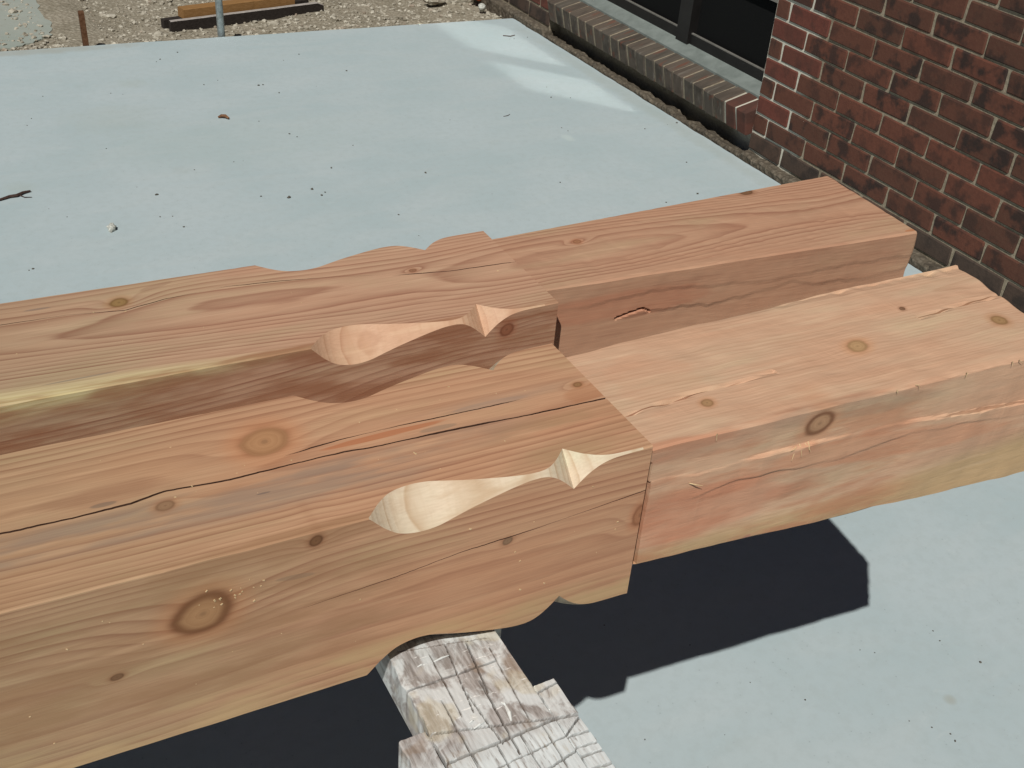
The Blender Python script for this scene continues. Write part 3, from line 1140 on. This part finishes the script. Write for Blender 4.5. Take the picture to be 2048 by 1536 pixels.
shaft('carved_shaft', FR, -1.9, 0.545, 0.272, 0.6735, 0.8635, 0.747, 0.927, crk_t, crk_n, [M['f_body'], M['f_carve'], M['end'], M['crack']], front, 1)

RIDGE = [(0.545, 0.880), (0.565, 0.879), (0.611, 0.874), (0.660, 0.876), (0.682, 0.879), (0.732, 0.876), (0.778, 0.875), (0.84, 0.872), (0.904, 0.870), (0.981, 0.862), (1.061, 0.854), (1.12, 0.85)]


def f_sect(x):
    t = (x - 0.545) / 0.565
    wv = max(0.0, min(1.0, t * 8))
    return (0.6805 - 0.008 * t + wv * (0.0022 * nz(x * 8, 5) + 0.001 * nz(x * 27, 6)), 0.849 + 0.030 * max(0, t) + 0.006 * nz(x * 5, 3) + 0.0015 * nz(x * 30, 4), 0.776 - 0.036 * t + 0.0012 * nz(x * 12, 9), 0.917 - 0.002 * t + wv * (0.0016 * nz(x * 7, 15) + 0.0006 * nz(x * 30, 16)))


def f_disp(face, x, v):
    if face == 0:
        d = 0.0011 * nz(x * 9, v * 30, 1) + 0.0003 * nz(x * 45, v * 120, 2)
        # chop marks across the face
        c_ = x * 0.9 + v * 0.35
        d += -0.0007 * max(0, nz(c_ * 26, v * 9, 6) - 0.2)
        edge = min(v - 0.68, 0.86 - v)
        d -= 0.0016 * max(0, 0.5 - edge / 0.006) * (1 + nz(x * 60, 0, 4))
        d -= 0.004 * max(0.0, (x - 1.02) / 0.1) ** 2 * (0.6 + nz(v * 40, 7))
        for poly in (([(0.548, 0.737), (0.605, 0.741), (0.651, 0.7465), (0.70, 0.747), (0.745, 0.750)]), ([(0.97, 0.785), (0.992, 0.787), (1.054, 0.7945), (1.13, 0.797)])):
            if poly[0][0] <= x <= poly[-1][0]:
                e = abs(v - interp(poly, x) - 0.0012 * nz(x * 50, 1)) / 0.0034
                if e < 1:
                    d -= 0.006 * (1 - e) * max(0.1, min(1, .7 + nz(x * 30, 5)))
        return d
    zr = interp(RIDGE, x) + 0.0022 * nz(x * 30, 2) + 0.001 * nz(x * 90, 4)
    amp = interp([(0.545, .10), (0.66, .2), (0.685, .9), (0.765, .9), (0.80, .08), (0.86, .15), (0.91, .9), (1.12, 1)], x) * max(0.3, 0.9 + 0.8 * nz(x * 24, 9))
    below = max(0.0, min(1.0, (zr - v) / 0.0022))
    d = -0.0045 * below * amp * max(0.25, 1 - (zr - v) / 0.09 if v < zr else 1)
    # second, lower tear line
    zr2 = 0.846 + 0.02 * nz(x * 5, 3) + 0.004 * nz(x * 22, 8)
    d += 0.0022 * max(0.0, min(1.0, (zr2 - v) / 0.003)) * max(0, min(1, .4 + nz(x * 8, 6)))
    s_ = x + v * 0.55
    d += 0.0006 * nz(s_ * 30, v * 10, 3) + 0.0003 * nz(x * 60, v * 60, 8) + 0.0018 * nz(x * 7, v * 20, 5)
    d += 0.0006 * max(0, nz(s_ * 60, v * 6, 1) - .3)
    return d


def f_kerf(x, z):
    if z > 0.902:
        return 0.0
    if x < 0.5512 + 0.0042 * min(1.0, (0.902 - z) / 0.045) + 0.0005 * nz(z * 50, 1):
        return 0.022
    return 0.0


T_KN = [(0.867, 0.760, 'top', 0.013, 0.010, 0.006, (182, 148, 108), 0.3), (0.644, 0.726, 'top', 0.007, 0.006, 0.005, (172, 136, 98), 0.3), (0.977, 0.808, 'top', 0.004, 0.0035, 0.001, (120, 88, 66), 0.3),
        (1.071, 0.749, 'top', 0.011, 0.010, 0.006, (166, 132, 92), 0.3), (0.751, 0.897, 'near', 0.0165, 0.0125, 0.006, (178, 140, 108), 0.75)]
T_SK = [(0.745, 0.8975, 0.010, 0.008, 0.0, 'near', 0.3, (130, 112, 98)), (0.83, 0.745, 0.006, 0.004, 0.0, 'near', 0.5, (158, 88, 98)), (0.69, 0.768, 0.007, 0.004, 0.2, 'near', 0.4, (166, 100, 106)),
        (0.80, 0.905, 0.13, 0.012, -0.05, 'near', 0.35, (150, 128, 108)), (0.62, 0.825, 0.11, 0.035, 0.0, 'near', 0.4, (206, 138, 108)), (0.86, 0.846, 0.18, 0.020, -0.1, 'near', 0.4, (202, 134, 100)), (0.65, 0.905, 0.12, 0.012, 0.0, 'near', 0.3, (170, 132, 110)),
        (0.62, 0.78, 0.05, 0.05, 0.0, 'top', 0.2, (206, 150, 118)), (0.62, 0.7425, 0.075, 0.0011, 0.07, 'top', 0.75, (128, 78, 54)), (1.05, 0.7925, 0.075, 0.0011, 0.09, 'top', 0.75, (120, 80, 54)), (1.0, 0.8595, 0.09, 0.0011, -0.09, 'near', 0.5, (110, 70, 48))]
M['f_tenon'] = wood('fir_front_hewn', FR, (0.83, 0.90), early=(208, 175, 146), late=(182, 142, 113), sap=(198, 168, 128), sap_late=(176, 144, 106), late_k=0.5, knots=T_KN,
                    streaks=T_SK, tint_bands=[(0.3, 0.9, 0.70, 0.925, 'near', 0.6, (184, 122, 92))], seed=4.4, spacing=0.0050, sap_r=0.186, hewn=True, nearfade=0.6, warm=0.6, fibre=0.2, ztop=0.917, ynear=0.679, bump=0.35, wob=0.01)
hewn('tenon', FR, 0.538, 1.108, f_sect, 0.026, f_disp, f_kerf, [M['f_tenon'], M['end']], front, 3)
# torn fibres still hanging on the tenon
mb = MB()
rng = random.Random(5)
for (sx, sz, dx, dz, L) in ((0.726, 0.875, -0.006, -0.012, 1), (0.731, 0.877, 0.001, -0.012, 1), (0.738, 0.876, 0.005, -0.008, 1), (0.742, 0.877, -0.001, -0.009, .8), (0.60, 0.865, 0.012, -0.002, 1), (0.728, 0.875, -0.012, 0.001, 1)):
    p0 = Vector((sx, 0.6785, sz))
    p1 = p0 + Vector((dx * .5, -0.004, dz * .4))
    p2 = p0 + Vector((dx, -0.006, dz)) * L
    mb.tube([p0, p1, p2], [0.0007, 0.0006, 0.0002], 5)
for k in range(7):
    x = rng.uniform(0.56, 1.06)
    p0 = Vector((x, 0.681 - 0.008 * (x - .545) / .565, 0.9155))
    mb.tube([p0, p0 + Vector((rng.uniform(-.003, .003), -0.0025, rng.uniform(-.001, .003))), p0 + Vector((rng.uniform(-.004, .004), -0.003, rng.uniform(-.006, -.002)))], [0.0006, 0.0005, 0.0002], 4)
mb.v = [(a - FR[0], b - FR[1], c - FR[2]) for a, b, c in mb.v]
mb.build('torn_fibres', M['shaving'], front)['kind'] = 'stuff'

# --- back timber
BR = (0.0, 1.028, 0.747)
back = empty('timber', BR)
tag(back, 'rear fir timber with bold arched grain, next to the gap behind the front timber', 'timber', 'carved fir timbers')
B_KN = [(0.163, 1.086, 'top', 0.009, 0.0085, 0.006, (150, 120, 76), 0.4), (0.474, 1.0545, 'top', 0.0045, 0.0035, 0.004, (150, 108, 82), 0.3), (0.689, 1.060, 'top', 0.0055, 0.0045, 0.007, (160, 114, 84), 0.3),
        (0.986, 1.120, 'top', 0.010, 0.008, 0.006, (120, 88, 62), 0.3), (0.533, 0.905, 'near', 0.008, 0.007, 0.004, (150, 98, 72), 0.4)]
B_SK = [(0.205, 1.108, 0.02, 0.005, 0.3, 'top', 0.4, (150, 114, 92)), (0.085, 1.098, 0.014, 0.002, 0.0, 'top', 0.5, (120, 110, 102)), (0.10, 0.957, 0.035, 0.0014, 0.02, 'top', 0.5, (122, 112, 104))]
PB = (1.042, 0.821)
M['b_body'] = wood('fir_back', BR, PB, early=(197, 160, 132), late=(146, 98, 77), sap=(216, 203, 156), sap_late=(186, 166, 112), late_k=0.95, fibre=0.2, knots=B_KN, streaks=B_SK, tint_bands=[(-2.0, 0.8, 0.70, 0.945, 'near', 0.75, (150, 100, 72))],
                   seed=7.7, spacing=0.0037, sap_r=0.1500, ynear=0.936, wander=0.018, drift=0.04, wob=0.013, tone=TONE)
M['b_carve'] = wood('fir_back_fresh_cut', BR, PB, early=(208, 172, 142), late=(182, 136, 106), sap=(212, 182, 150), sap_late=(186, 144, 112), late_k=0.9, seed=7.7, spacing=0.0043, rough=0.55, warm=0.4, fibre=0.2, wander=0.012, drift=0.03, wob=0.004, grow=True, sharp=3.5)
crk_t = [([(-0.6, 1.08), (0.049, 1.078), (0.11, 1.077), (0.165, 1.068), (0.207, 1.078), (0.272, 1.084), (0.329, 1.078), (0.393, 1.067), (0.445, 1.0535)], 0.0013, 0.008, 2),
         ([(0.447, 1.0508), (0.512, 1.040), (0.575, 1.0375), (0.631, 1.0335), (0.70, 1.021)], 0.0019, 0.010, 6)]
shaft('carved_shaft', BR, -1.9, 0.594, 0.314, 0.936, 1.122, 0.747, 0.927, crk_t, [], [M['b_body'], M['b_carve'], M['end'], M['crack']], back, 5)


def b_sect(x):
    t = (x - 0.594) / 0.54
    return (0.966 - 0.021 * t, 1.099 + 0.034 * max(0, t), 0.748, 0.9268)


def b_disp(face, x, v):
    if face == 0:
        return -0.0006 * max(0, nz(x * 60, v * 90, 2)) - (0.0015 if v < 0.966 - 0.021 * (x - .594) / .54 + .002 else 0.0) * max(0, nz(x * 30))
    z1 = 0.900 + 0.012 * nz(x * 6, 2) - 0.004 * (x - .6) / .5 + 0.005 * nz(x * 24, 3) + 0.002 * nz(x * 70, 4)
    z2 = 0.876 + 0.014 * nz(x * 7, 12) + 0.006 * nz(x * 26, 13) + 0.002 * nz(x * 80, 14)
    d = 0.0
    k1 = max(0, min(1, 0.6 + 1.3 * nz(x * 6, 21)))
    k2 = max(0, min(1, 0.7 + 1.3 * nz(x * 7, 31)))
    d += 0.0013 * k1 * max(0.0, min(1.0, (z1 - v) / 0.005))
    d += 0.0015 * k2 * max(0.0, min(1.0, (z2 - v) / 0.005))
    s_ = x + v * 0.8
    d += 0.0014 * nz(s_ * 14, v * 10, 3) + 0.0003 * nz(x * 60, v * 60, 8)
    d += 0.0006 * max(0, nz(s_ * 50, v * 5, 1) - .3)
    return d


def b_kerf(x, z):
    lim = 0.5955 + max(0.0, 0.9 - z) * 0.14
    if z < 0.902 and x < min(lim, 0.6035):
        return 0.03 * min(1, (0.902 - z) / 0.01)
    return 0.0


M['b_tenon'] = wood('fir_back_hewn', BR, PB, early=(192, 154, 126), late=(146, 98, 77), sap=(196, 170, 122), sap_late=(168, 136, 92), late_k=0.95, knots=[B_KN[2], B_KN[3]],
                    seed=7.7, spacing=0.0037, sap_r=0.165, nearfade=0.75, ynear=0.962, fibre=0.2, wander=0.018, drift=0.04, wob=0.013,
                    streaks=[(0.70, 0.89, 0.12, 0.02, 0.0, 'near', 0.35, (186, 116, 88)), (1.125, 0.952, 0.012, 0.003, 0, 'top', 0.6, (176, 106, 62))])
hewn('tenon', BR, 0.588, 1.131, b_sect, 0.007, b_disp, b_kerf, [M['b_tenon'], M['end']], back, 8,
     cracks=[([(0.690, 0.8725), (0.708, 0.877), (0.728, 0.880), (0.740, 0.8735)], 0.0020, 0.007, 1)])

# ------------------------------------------------------------------ trestle under the timbers
TR = (0.35, 0.8, 0.0)
trestle = empty('sawhorse', TR)
tag(trestle, 'paint spattered saw-scarred sawhorse carrying both timbers', 'sawhorse')


def scarred(name, x0, x1, y0, y1, zt, zb, cuts, seed, dens=(0.40, 0.72), rag=0.0015, step=0.0008, xstep=0.0008):
    ys = []
    y = y0
    while y < y1:
        ys.append(y)
        y += step if dens[0] < y < dens[1] else 0.02
    ys.append(y1)
    nxs = max(3, int((x1 - x0) / xstep))
    xs = [x0 + (x1 - x0) * i / nxs for i in range(nxs + 1)]
    V, F, cutv = [], [], []
    def top(x, y):
        z = zt + 0.0009 * nz(x * 60, y * 40, seed) + 0.0005 * nz(x * 300, y * 60, seed)
        c = 0.0
        for (ax, ay, bx, by, w, d) in cuts:
            w = max(0.0007, w * 0.62)
            vx, vy = bx - ax, by - ay
            L2 = vx * vx + vy * vy
            t = ((x - ax) * vx + (y - ay) * vy) / L2
            if -0.02 < t < 1.02:
                px, py = ax + vx * t, ay + vy * t
                e = math.hypot(x - px, y - py) + 0.0003 * nz(x * 200, y * 200, seed)
                if e < w:
                    k = min(1.0, 1.6 * (1 - e / w))
                    z -= d * k
                    c = max(c, k)
        return z, c
    W = len(xs)
    for y in ys:
        jl = rag * nz(y * 45, 1, seed) + rag * 0.6 * nz(y * 160, 2, seed)
        jr = rag * nz(y * 45, 3, seed) + rag * 0.6 * nz(y * 160, 4, seed)
        for i, x in enumerate(xs):
            xx = x + (jl if i == 0 else jr if i == W - 1 else 0)
            z, c = top(x, y)
            if i in (0, W - 1):
                z -= 0.0015 + 0.001 * nz(y * 80, i, seed)
            V.append((xx, y, z))
            cutv.append(c)
    n0 = len(ys) * W
    for j in range(len(ys) - 1):
        for i in range(W - 1):
            a = j * W + i
            F.append((a, a + 1, a + W + 1, a + W))
    # skirt
    for j, y in enumerate(ys):
        V.append((xs[0] + 0.001, y, zb)); cutv.append(0)
        V.append((xs[-1] - 0.001, y, zb)); cutv.append(0)
    for j in range(len(ys) - 1):
        F.append((j * W, (j + 1) * W, n0 + 2 * (j + 1), n0 + 2 * j))
        F.append((j * W + W - 1, n0 + 2 * j + 1, n0 + 2 * (j + 1) + 1, (j + 1) * W + W - 1))
        F.append((n0 + 2 * j, n0 + 2 * (j + 1), n0 + 2 * (j + 1) + 1, n0 + 2 * j + 1))
    F.append(tuple(reversed(range(W))) + (n0, n0 + 1))
    last = len(ys) - 1
    F.append(tuple(last * W + i for i in range(W)) + (n0 + 2 * last + 1, n0 + 2 * last))
    V = [(a - TR[0], b - TR[1], c - TR[2]) for a, b, c in V]
    o = mesh_obj(name, V, F, M['paint'], trestle)
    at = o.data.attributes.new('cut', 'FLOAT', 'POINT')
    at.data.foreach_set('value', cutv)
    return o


CUTS = [(0.298, 0.6435, 0.385, 0.6455, 0.0016, 0.005), (0.296, 0.5935, 0.404, 0.5655, 0.0018, 0.006), (0.285, 0.5585, 0.404, 0.5645, 0.0022, 0.007),
        (0.371, 0.675, 0.3635, 0.615, 0.0014, 0.004), (0.3625, 0.628, 0.3585, 0.545, 0.0016, 0.005), (0.345, 0.625, 0.350, 0.56, 0.0013, 0.004),
        (0.352, 0.68, 0.342, 0.60, 0.0007, 0.003), (0.334, 0.675, 0.331, 0.60, 0.0006, 0.002), (0.388, 0.66, 0.383, 0.575, 0.0006, 0.002), (0.322, 0.62, 0.319, 0.5, 0.0007, 0.003),
        (0.30, 0.505, 0.404, 0.528, 0.0018, 0.006), (0.298, 0.535, 0.404, 0.545, 0.0008, 0.003), (0.345, 0.56, 0.340, 0.44, 0.0012, 0.005), (0.368, 0.56, 0.366, 0.44, 0.0010, 0.004),
        (0.322, 0.56, 0.316, 0.44, 0.0009, 0.003), (0.390, 0.56, 0.386, 0.44, 0.0008, 0.003), (0.298, 0.48, 0.404, 0.50, 0.0016, 0.006), (0.31, 0.69, 0.39, 0.675, 0.0006, 0.0015)]
scarred('top_rail', 0.2985, 0.4035, 0.02, 1.095, 0.7465, 0.703, CUTS, 3)
CR = [(0.400, 0.598, 0.430, 0.602, 0.0016, 0.006), (0.400, 0.567, 0.430, 0.563, 0.0026, 0.009), (0.402, 0.545, 0.428, 0.562, 0.0015, 0.006), (0.40, 0.545, 0.43, 0.543, 0.0018, 0.006),
      (0.40, 0.532, 0.43, 0.530, 0.0015, 0.005), (0.40, 0.522, 0.43, 0.521, 0.002, 0.005), (0.40, 0.508, 0.43, 0.506, 0.002, 0.006), (0.40, 0.492, 0.43, 0.49, 0.002, 0.006), (0.40, 0.47, 0.43, 0.471, 0.002, 0.006)]
scarred('side_board', 0.4050, 0.4265, 0.06, 0.607, 0.7445, 0.60, CR, 8, dens=(0.44, 0.62), rag=0.0022)
CLf = [(0.268, 0.553, 0.30, 0.556, 0.0018, 0.006), (0.268, 0.50, 0.30, 0.505, 0.0018, 0.006)]
scarred('side_board', 0.2725, 0.2970, 0.06, 0.599, 0.7430, 0.60, CLf, 12, dens=(0.44, 0.62), rag=0.0025)
for (xt, yt, xb, yb) in ((0.276, 0.15, 0.08, 0.05), (0.426, 0.15, 0.62, 0.05), (0.421, 0.76, 0.421, 0.76), (0.384, 0.69, 0.384, 0.69)):
    mb = MB()
    w, d = (0.045, 0.018) if yt < 0.5 else (0.034, 0.0165)
    P = []
    for (cx_, cy_, cz_) in ((xb, yb, 0.0), (xt, yt, 0.6995)):
        P += [(cx_ - d, cy_ - w, cz_), (cx_ + d, cy_ - w, cz_), (cx_ + d, cy_ + w, cz_), (cx_ - d, cy_ + w, cz_)]
    mb.v = [(a - TR[0], b - TR[1], c - TR[2]) for a, b, c in P]
    mb.f = [(0, 3, 2, 1), (4, 5, 6, 7), (0, 1, 5, 4), (1, 2, 6, 5), (2, 3, 7, 6), (3, 0, 4, 7)]
    mb.mi = [0] * 6
    mb.build('leg', M['paint'], trestle)
# dried drips of white filler on the rail
mb = MB()
for (ax, ay, bx, by, rad) in ((0.3705, 0.594, 0.3675, 0.578, 0.0019), (0.3690, 0.5995, 0.3705, 0.594, 0.0013), (0.334, 0.583, 0.346, 0.5865, 0.0013), (0.333, 0.590, 0.338, 0.5915, 0.0009), (0.334, 0.666, 0.350, 0.668, 0.0010), (0.318, 0.666, 0.325, 0.6675, 0.0008)):
    mb.tube([(ax, ay, 0.7468), ((ax + bx) / 2 + .0006, (ay + by) / 2, 0.7475), (bx, by, 0.7466)], [rad * .6, rad, rad * .4], 7)
mb.v = [(a - TR[0], b - TR[1], c - TR[2]) for a, b, c in mb.v]
pd = mb.build('paint_drips', mat_simple('white_filler', (222, 225, 222), 0.5, 6, 90.0), trestle)
pd['label'] = 'dried white drips on the top rail'
pd['kind'] = 'stuff'

# ------------------------------------------------------------------ things on the gravel
def stake(name, base, top, w, mat, label, cat, tip):
    mb_ = MB()
    b, t = Vector(base), Vector(top)
    s = w / 2
    lv = []
    for k, (p_, q) in enumerate(((b, 1.0), (b.lerp(t, .5), 1.02), (t - Vector((0, 0, .006)), 1.0), (t, tip))):
        for dx, dy in ((-s, -s), (s, -s), (s, s), (-s, s)):
            lv.append((p_.x + dx * q - b.x, p_.y + dy * q - b.y, p_.z - b.z))
    mb_.v = lv
    for k in range(3):
        for i in range(4):
            j = (i + 1) % 4
            mb_.f.append((k * 4 + i, k * 4 + j, k * 4 + 4 + j, k * 4 + 4 + i))
            mb_.mi.append(0)
    mb_.f += [(3, 2, 1, 0), (12, 13, 14, 15)]
    mb_.mi += [0, 0]
    o = mb_.build(name, mat, loc=base)
    return tag(o, label, cat)


stake('form_stake', (0.728, 4.900, -0.06), (0.722, 4.900, 0.134), 0.021, M['rust'], 'short rusty brown form stake standing at the slab edge', 'stake', 0.9)
mb = MB()
mb.tube([(0, 0, 0), (-0.003, 0, 0.12), (-0.006, 0, 0.248)], [0.0165, 0.0155, 0.0150], 14)
mb.tube([(-0.001, 0, 0.05), (-0.0012, 0, 0.058)], [0.0175, 0.0175], 14)
pole = mb.build('steel_stake', M['galv'], smooth=False, loc=(1.283, 4.912, -0.07))
tag(pole, 'grey galvanised steel stake standing in front of the stacked boards', 'stake')


def board(name, p0, p1, w, h, z, mats, label, cat, seed, top_mat=True, taper=0.0):
    """rough board from p0 to p1 (front lower edge), width w backwards, height h"""
    d = Vector((p1[0] - p0[0], p1[1] - p0[1], 0))
    L = d.length
    d.normalize()
    nrm = Vector((-d.y, d.x, 0))
    mb_ = MB()
    n_ = 24
    for i in range(n_ + 1):
        s = i / n_ * L
        j = 0.0012 * nz(s * 30, seed)
        hh = h + 0.001 * nz(s * 40, seed, 3)
        e = 0.003
        sec = [(0, 0), (0, hh - e), (e, hh), (w - e, hh), (w, hh - e), (w, 0)]
        if i == n_:
            sec = [(a, b * (1 - taper)) for a, b in sec]
        for (a, b) in sec:
            q = d * s + nrm * (a + j)
            mb_.v.append((q.x, q.y, b))
    for i in range(n_):
        for k_ in range(6):
            k2 = (k_ + 1) % 6
            mb_.f.append((i * 6 + k_, i * 6 + 6 + k_, i * 6 + 6 + k2, i * 6 + k2))
            mb_.mi.append(1 if (k_ in (1, 2, 3) and top_mat) else 0)
    mb_.f += [tuple(range(6)), tuple(n_ * 6 + k_ for k_ in reversed(range(6)))]
    mb_.mi += [0, 0]
    o = mb_.build(name, mats, loc=(p0[0], p0[1], z))
    return tag(o, label, cat)


board('dark_board', (1.122, 5.135), (1.875, 5.30), 0.020, 0.058, -0.055, [M['tar'], M['tar_top']], 'black faced board with grey weathered top edge, nearest the slab', 'board', 3, taper=0.25)
board('dark_board', (1.105, 5.19), (1.83, 5.385), 0.028, 0.050, -0.055, [M['tar'], M['tar_top']], 'dark board lying behind the black faced one', 'board', 5, top_mat=False)
board('brown_board', (1.190, 5.178), (1.735, 5.302), 0.055, 0.042, -0.0035, [M['brown'], M['brown']], 'fresh orange brown lumber lying on the dark boards', 'board', 9)

mb = MB()
for i, (x, y, z, s) in enumerate(((0, 0, 0.03, 0.085),)):
    mb.rock((x, y, z), s, 5, 0.75, sub=3)
tag(mb.build('boulder', M['stone'], loc=(2.62, 5.42, -0.05)), 'large pale limestone rock by the house corner', 'rock')
mb = MB()
mb.rock((0, 0, 0.02), 0.045, 8, 0.6, sub=3)
tag(mb.build('rock', M['stone'], loc=(2.46, 5.33, -0.045)), 'flat limestone rock left of the large pale rock', 'rock')
mb = MB()
mb.rock((0, 0, 0.018), 0.026, 12, 0.8, sub=2)
tag(mb.build('rock', M['greystone'], loc=(2.62, 5.12, -0.03)), 'small grey stone against the house wall', 'rock')
mb = MB()
mb.box(-.04, .04, -.03, .03, 0, .035)
bo = bevel(mb.build('brick_fragment', M['clay'], loc=(2.655, 5.26, -0.01)), 0.006, 1)
bo.rotation_euler = (0.3, 0.2, 0.8)
tag(bo, 'broken piece of orange brick by the house wall', 'brick')

# ------------------------------------------------------------------ litter on the slab
mb = MB()
mb.rock((0, 0, 0.008), 0.0135, 33, 0.85, sub=2)
tag(mb.build('stone', M['greystone'], loc=(0.482, 3.180, 0.0)), 'small pale stone lying alone on the slab', 'stone')
mb = MB()
mb.tube([(-0.018, 0.012, 0.003), (-0.006, 0.010, 0.008), (0.006, 0.002, 0.009), (0.014, -0.012, 0.005)], [0.003, 0.0055, 0.006, 0.0035], 7)
tag(mb.build('dry_leaf', M['leaf'], loc=(1.024, 3.954, 0.001)), 'curled brown dry leaf on the slab', 'leaf')
mb = MB()
mb.tube([(-0.05, -0.018, 0.0045), (-0.02, -0.004, 0.005), (0.0, -0.004, 0.006), (0.02, 0.012, 0.006), (0.042, 0.022, 0.004)], [0.0035, 0.0048, 0.0048, 0.004, 0.003], 7)
mb.tube([(0.008, 0.0, 0.005), (0.02, -0.016, 0.003), (0.04, -0.02, 0.002)], [0.0018, 0.0014, 0.001], 5)
tag(mb.build('twig', M['twig'], loc=(0.268, 3.49, 0.0)), 'forked dark twig near the left edge of the slab', 'twig')
mb = MB()
mb.tube([(-0.06, -0.022, 0.005), (-0.02, -0.006, 0.005), (0.012, 0.014, 0.004)], [0.006, 0.006, 0.002], 7)
mb.tube([(-0.02, -0.006, 0.004), (0.02, 0.002, 0.004)], [0.003, 0.001], 5)
mb.tube([(-0.03, -0.012, 0.004), (0.035, -0.022, 0.002)], [0.0014, 0.0008], 5)
tag(mb.build('twig', M['twig'], loc=(0.185, 3.50, 0.0)), 'dark twig cut off by the left border of the photo', 'twig')
mb = MB()
mb.tube([(-0.018, -0.002, 0.001), (0.0, 0.0, 0.0015), (0.016, 0.012, 0.001)], [0.0012, 0.0015, 0.001], 5)
tag(mb.build('wire_offcut', M['twig'], loc=(2.035, 3.712, 0.0)), 'short bent dark wire on the slab', 'wire')
mb = MB()
mb.tube([(-0.03, 0.01, 0.002), (0.0, -0.006, 0.002), (0.028, 0.006, 0.002)], [0.0024, 0.0028, 0.002], 5)
tag(mb.build('wire_offcut', M['twig'], loc=(2.515, 4.625, 0.0)), 'dark v-shaped offcut near the far house corner', 'wire')
mb = MB()
SPECKS = [(1.134, 3.899, 0.0031), (1.199, 3.756, 0.004), (1.215, 3.722, 0.003), (0.948, 3.568, 0.0028), (1.244, 4.263, 0.0055), (1.262, 4.265, 0.0044), (1.293, 4.164, 0.0043), (1.118, 3.285, 0.0055), (1.131, 3.233, 0.0045), (1.149, 3.251, 0.0036), (1.029, 3.245, 0.0072), (0.951, 3.281, 0.0036), (1.235, 3.43, 0.0047), (0.656, 3.383, 0.0062), (0.629, 3.227, 0.0034), (0.963, 4.65, 0.0046), (0.474, 4.336, 0.0031), (1.518, 3.303, 0.0057), (1.373, 3.595, 0.003), (0.664, 3.22, 0.0026), (0.677, 3.14, 0.0034), (0.242, 3.009, 0.0039), (0.231, 3.004, 0.0023), (0.38, 3.306, 0.0025), (2.176, 3.545, 0.0032), (2.184, 3.511, 0.0032), (1.514, 4.588, 0.0047), (1.63, 4.345, 0.0046), (0.811, 3.539, 0.0028), (2.301, 3.852, 0.0045), (2.643, 3.47, 0.0044), (2.449, 3.122, 0.0041), (2.325, 2.876, 0.0058), (2.18, 2.85, 0.0038), (1.919, 3.099, 0.0029), (1.805, 3.731, 0.0021), (2.515, 4.584, 0.0039), (2.484, 3.449, 0.0033), (1.582, 0.904, 0.0027), (1.558, 1.001, 0.0022), (1.398, 0.786, 0.003), (1.382, 0.825, 0.002), (1.391, 1.019, 0.0016), (1.355, 0.852, 0.0015), (1.412, 1.002, 0.0016), (1.101, 1.155, 0.0016), (0.905, 1.004, 0.0019), (1.036, 0.958, 0.0015), (1.215, 0.964, 0.002), (1.149, 1.036, 0.0015), (1.551, 0.976, 0.0022), (1.402, 0.801, 0.002)]
rng = random.Random(2)
for (x, y, s) in SPECKS:
    mb.rock((x, y, s * .3), s * 0.8, int(x * 1000) + int(y * 777), 0.7)
for k in range(36):
    x, y = rng.uniform(0.2, 2.6), rng.uniform(0.7, 4.8)
    s = 0.0007 + 0.0011 * rng.random() ** 2
    mb.rock((x, y, s * .4), s * (1 + 0.25 * y), k, 0.7)
tag(mb.build('crumbs', M['speck']), 'tiny dark crumbs scattered over the slab', 'crumbs', kind='stuff')

# sawdust flakes caught on the timbers
mb = MB()
rng = random.Random(21)
def flake(c, s, tilt):
    b = len(mb.v)
    a = rng.uniform(0, 6.28)
    u = Vector((math.cos(a), math.sin(a) * (1 - tilt), math.sin(a) * tilt)) * s
    w = Vector((-math.sin(a), math.cos(a) * (1 - tilt), math.cos(a) * tilt)) * s * rng.uniform(.35, .8)
    t = Vector((0, -tilt, 1 - tilt)) * s * 0.5
    C_ = Vector(c)
    pts_ = [C_ - u - w, C_ + u - w, C_ + u + w, C_ - u + w]
    mb.v += [tuple(p_) for p_ in pts_] + [tuple(p_ + t) for p_ in pts_]
    for q in ((0, 3, 2, 1), (4, 5, 6, 7), (0, 1, 5, 4), (1, 2, 6, 5), (2, 3, 7, 6), (3, 0, 4, 7)):
        mb.f.append(tuple(b + i for i in q))
        mb.mi.append(0)
for k in range(24):
    flake((rng.uniform(0.0, 0.54), 0.6735, rng.uniform(0.77, 0.9)), 0.0004 + 0.0007 * rng.random() ** 2, 1)
for k in range(18):
    flake((rng.gauss(0.165, 0.012), 0.6735, rng.gauss(0.885, 0.008)), 0.0004 + 0.0007 * rng.random(), 1)
for k in range(22):
    flake((rng.uniform(0.0, 0.5), rng.uniform(0.71, 0.83), 0.927), 0.0004 + 0.0006 * rng.random() ** 2, 0)
for k in range(12):
    flake((rng.uniform(0.05, 0.58), rng.uniform(0.98, 1.09), 0.927), 0.0004 + 0.0006 * rng.random() ** 2, 0)
tag(mb.build('sawdust', M['shaving']), 'fine pale sawdust flakes caught on the timbers', 'sawdust', kind='stuff')
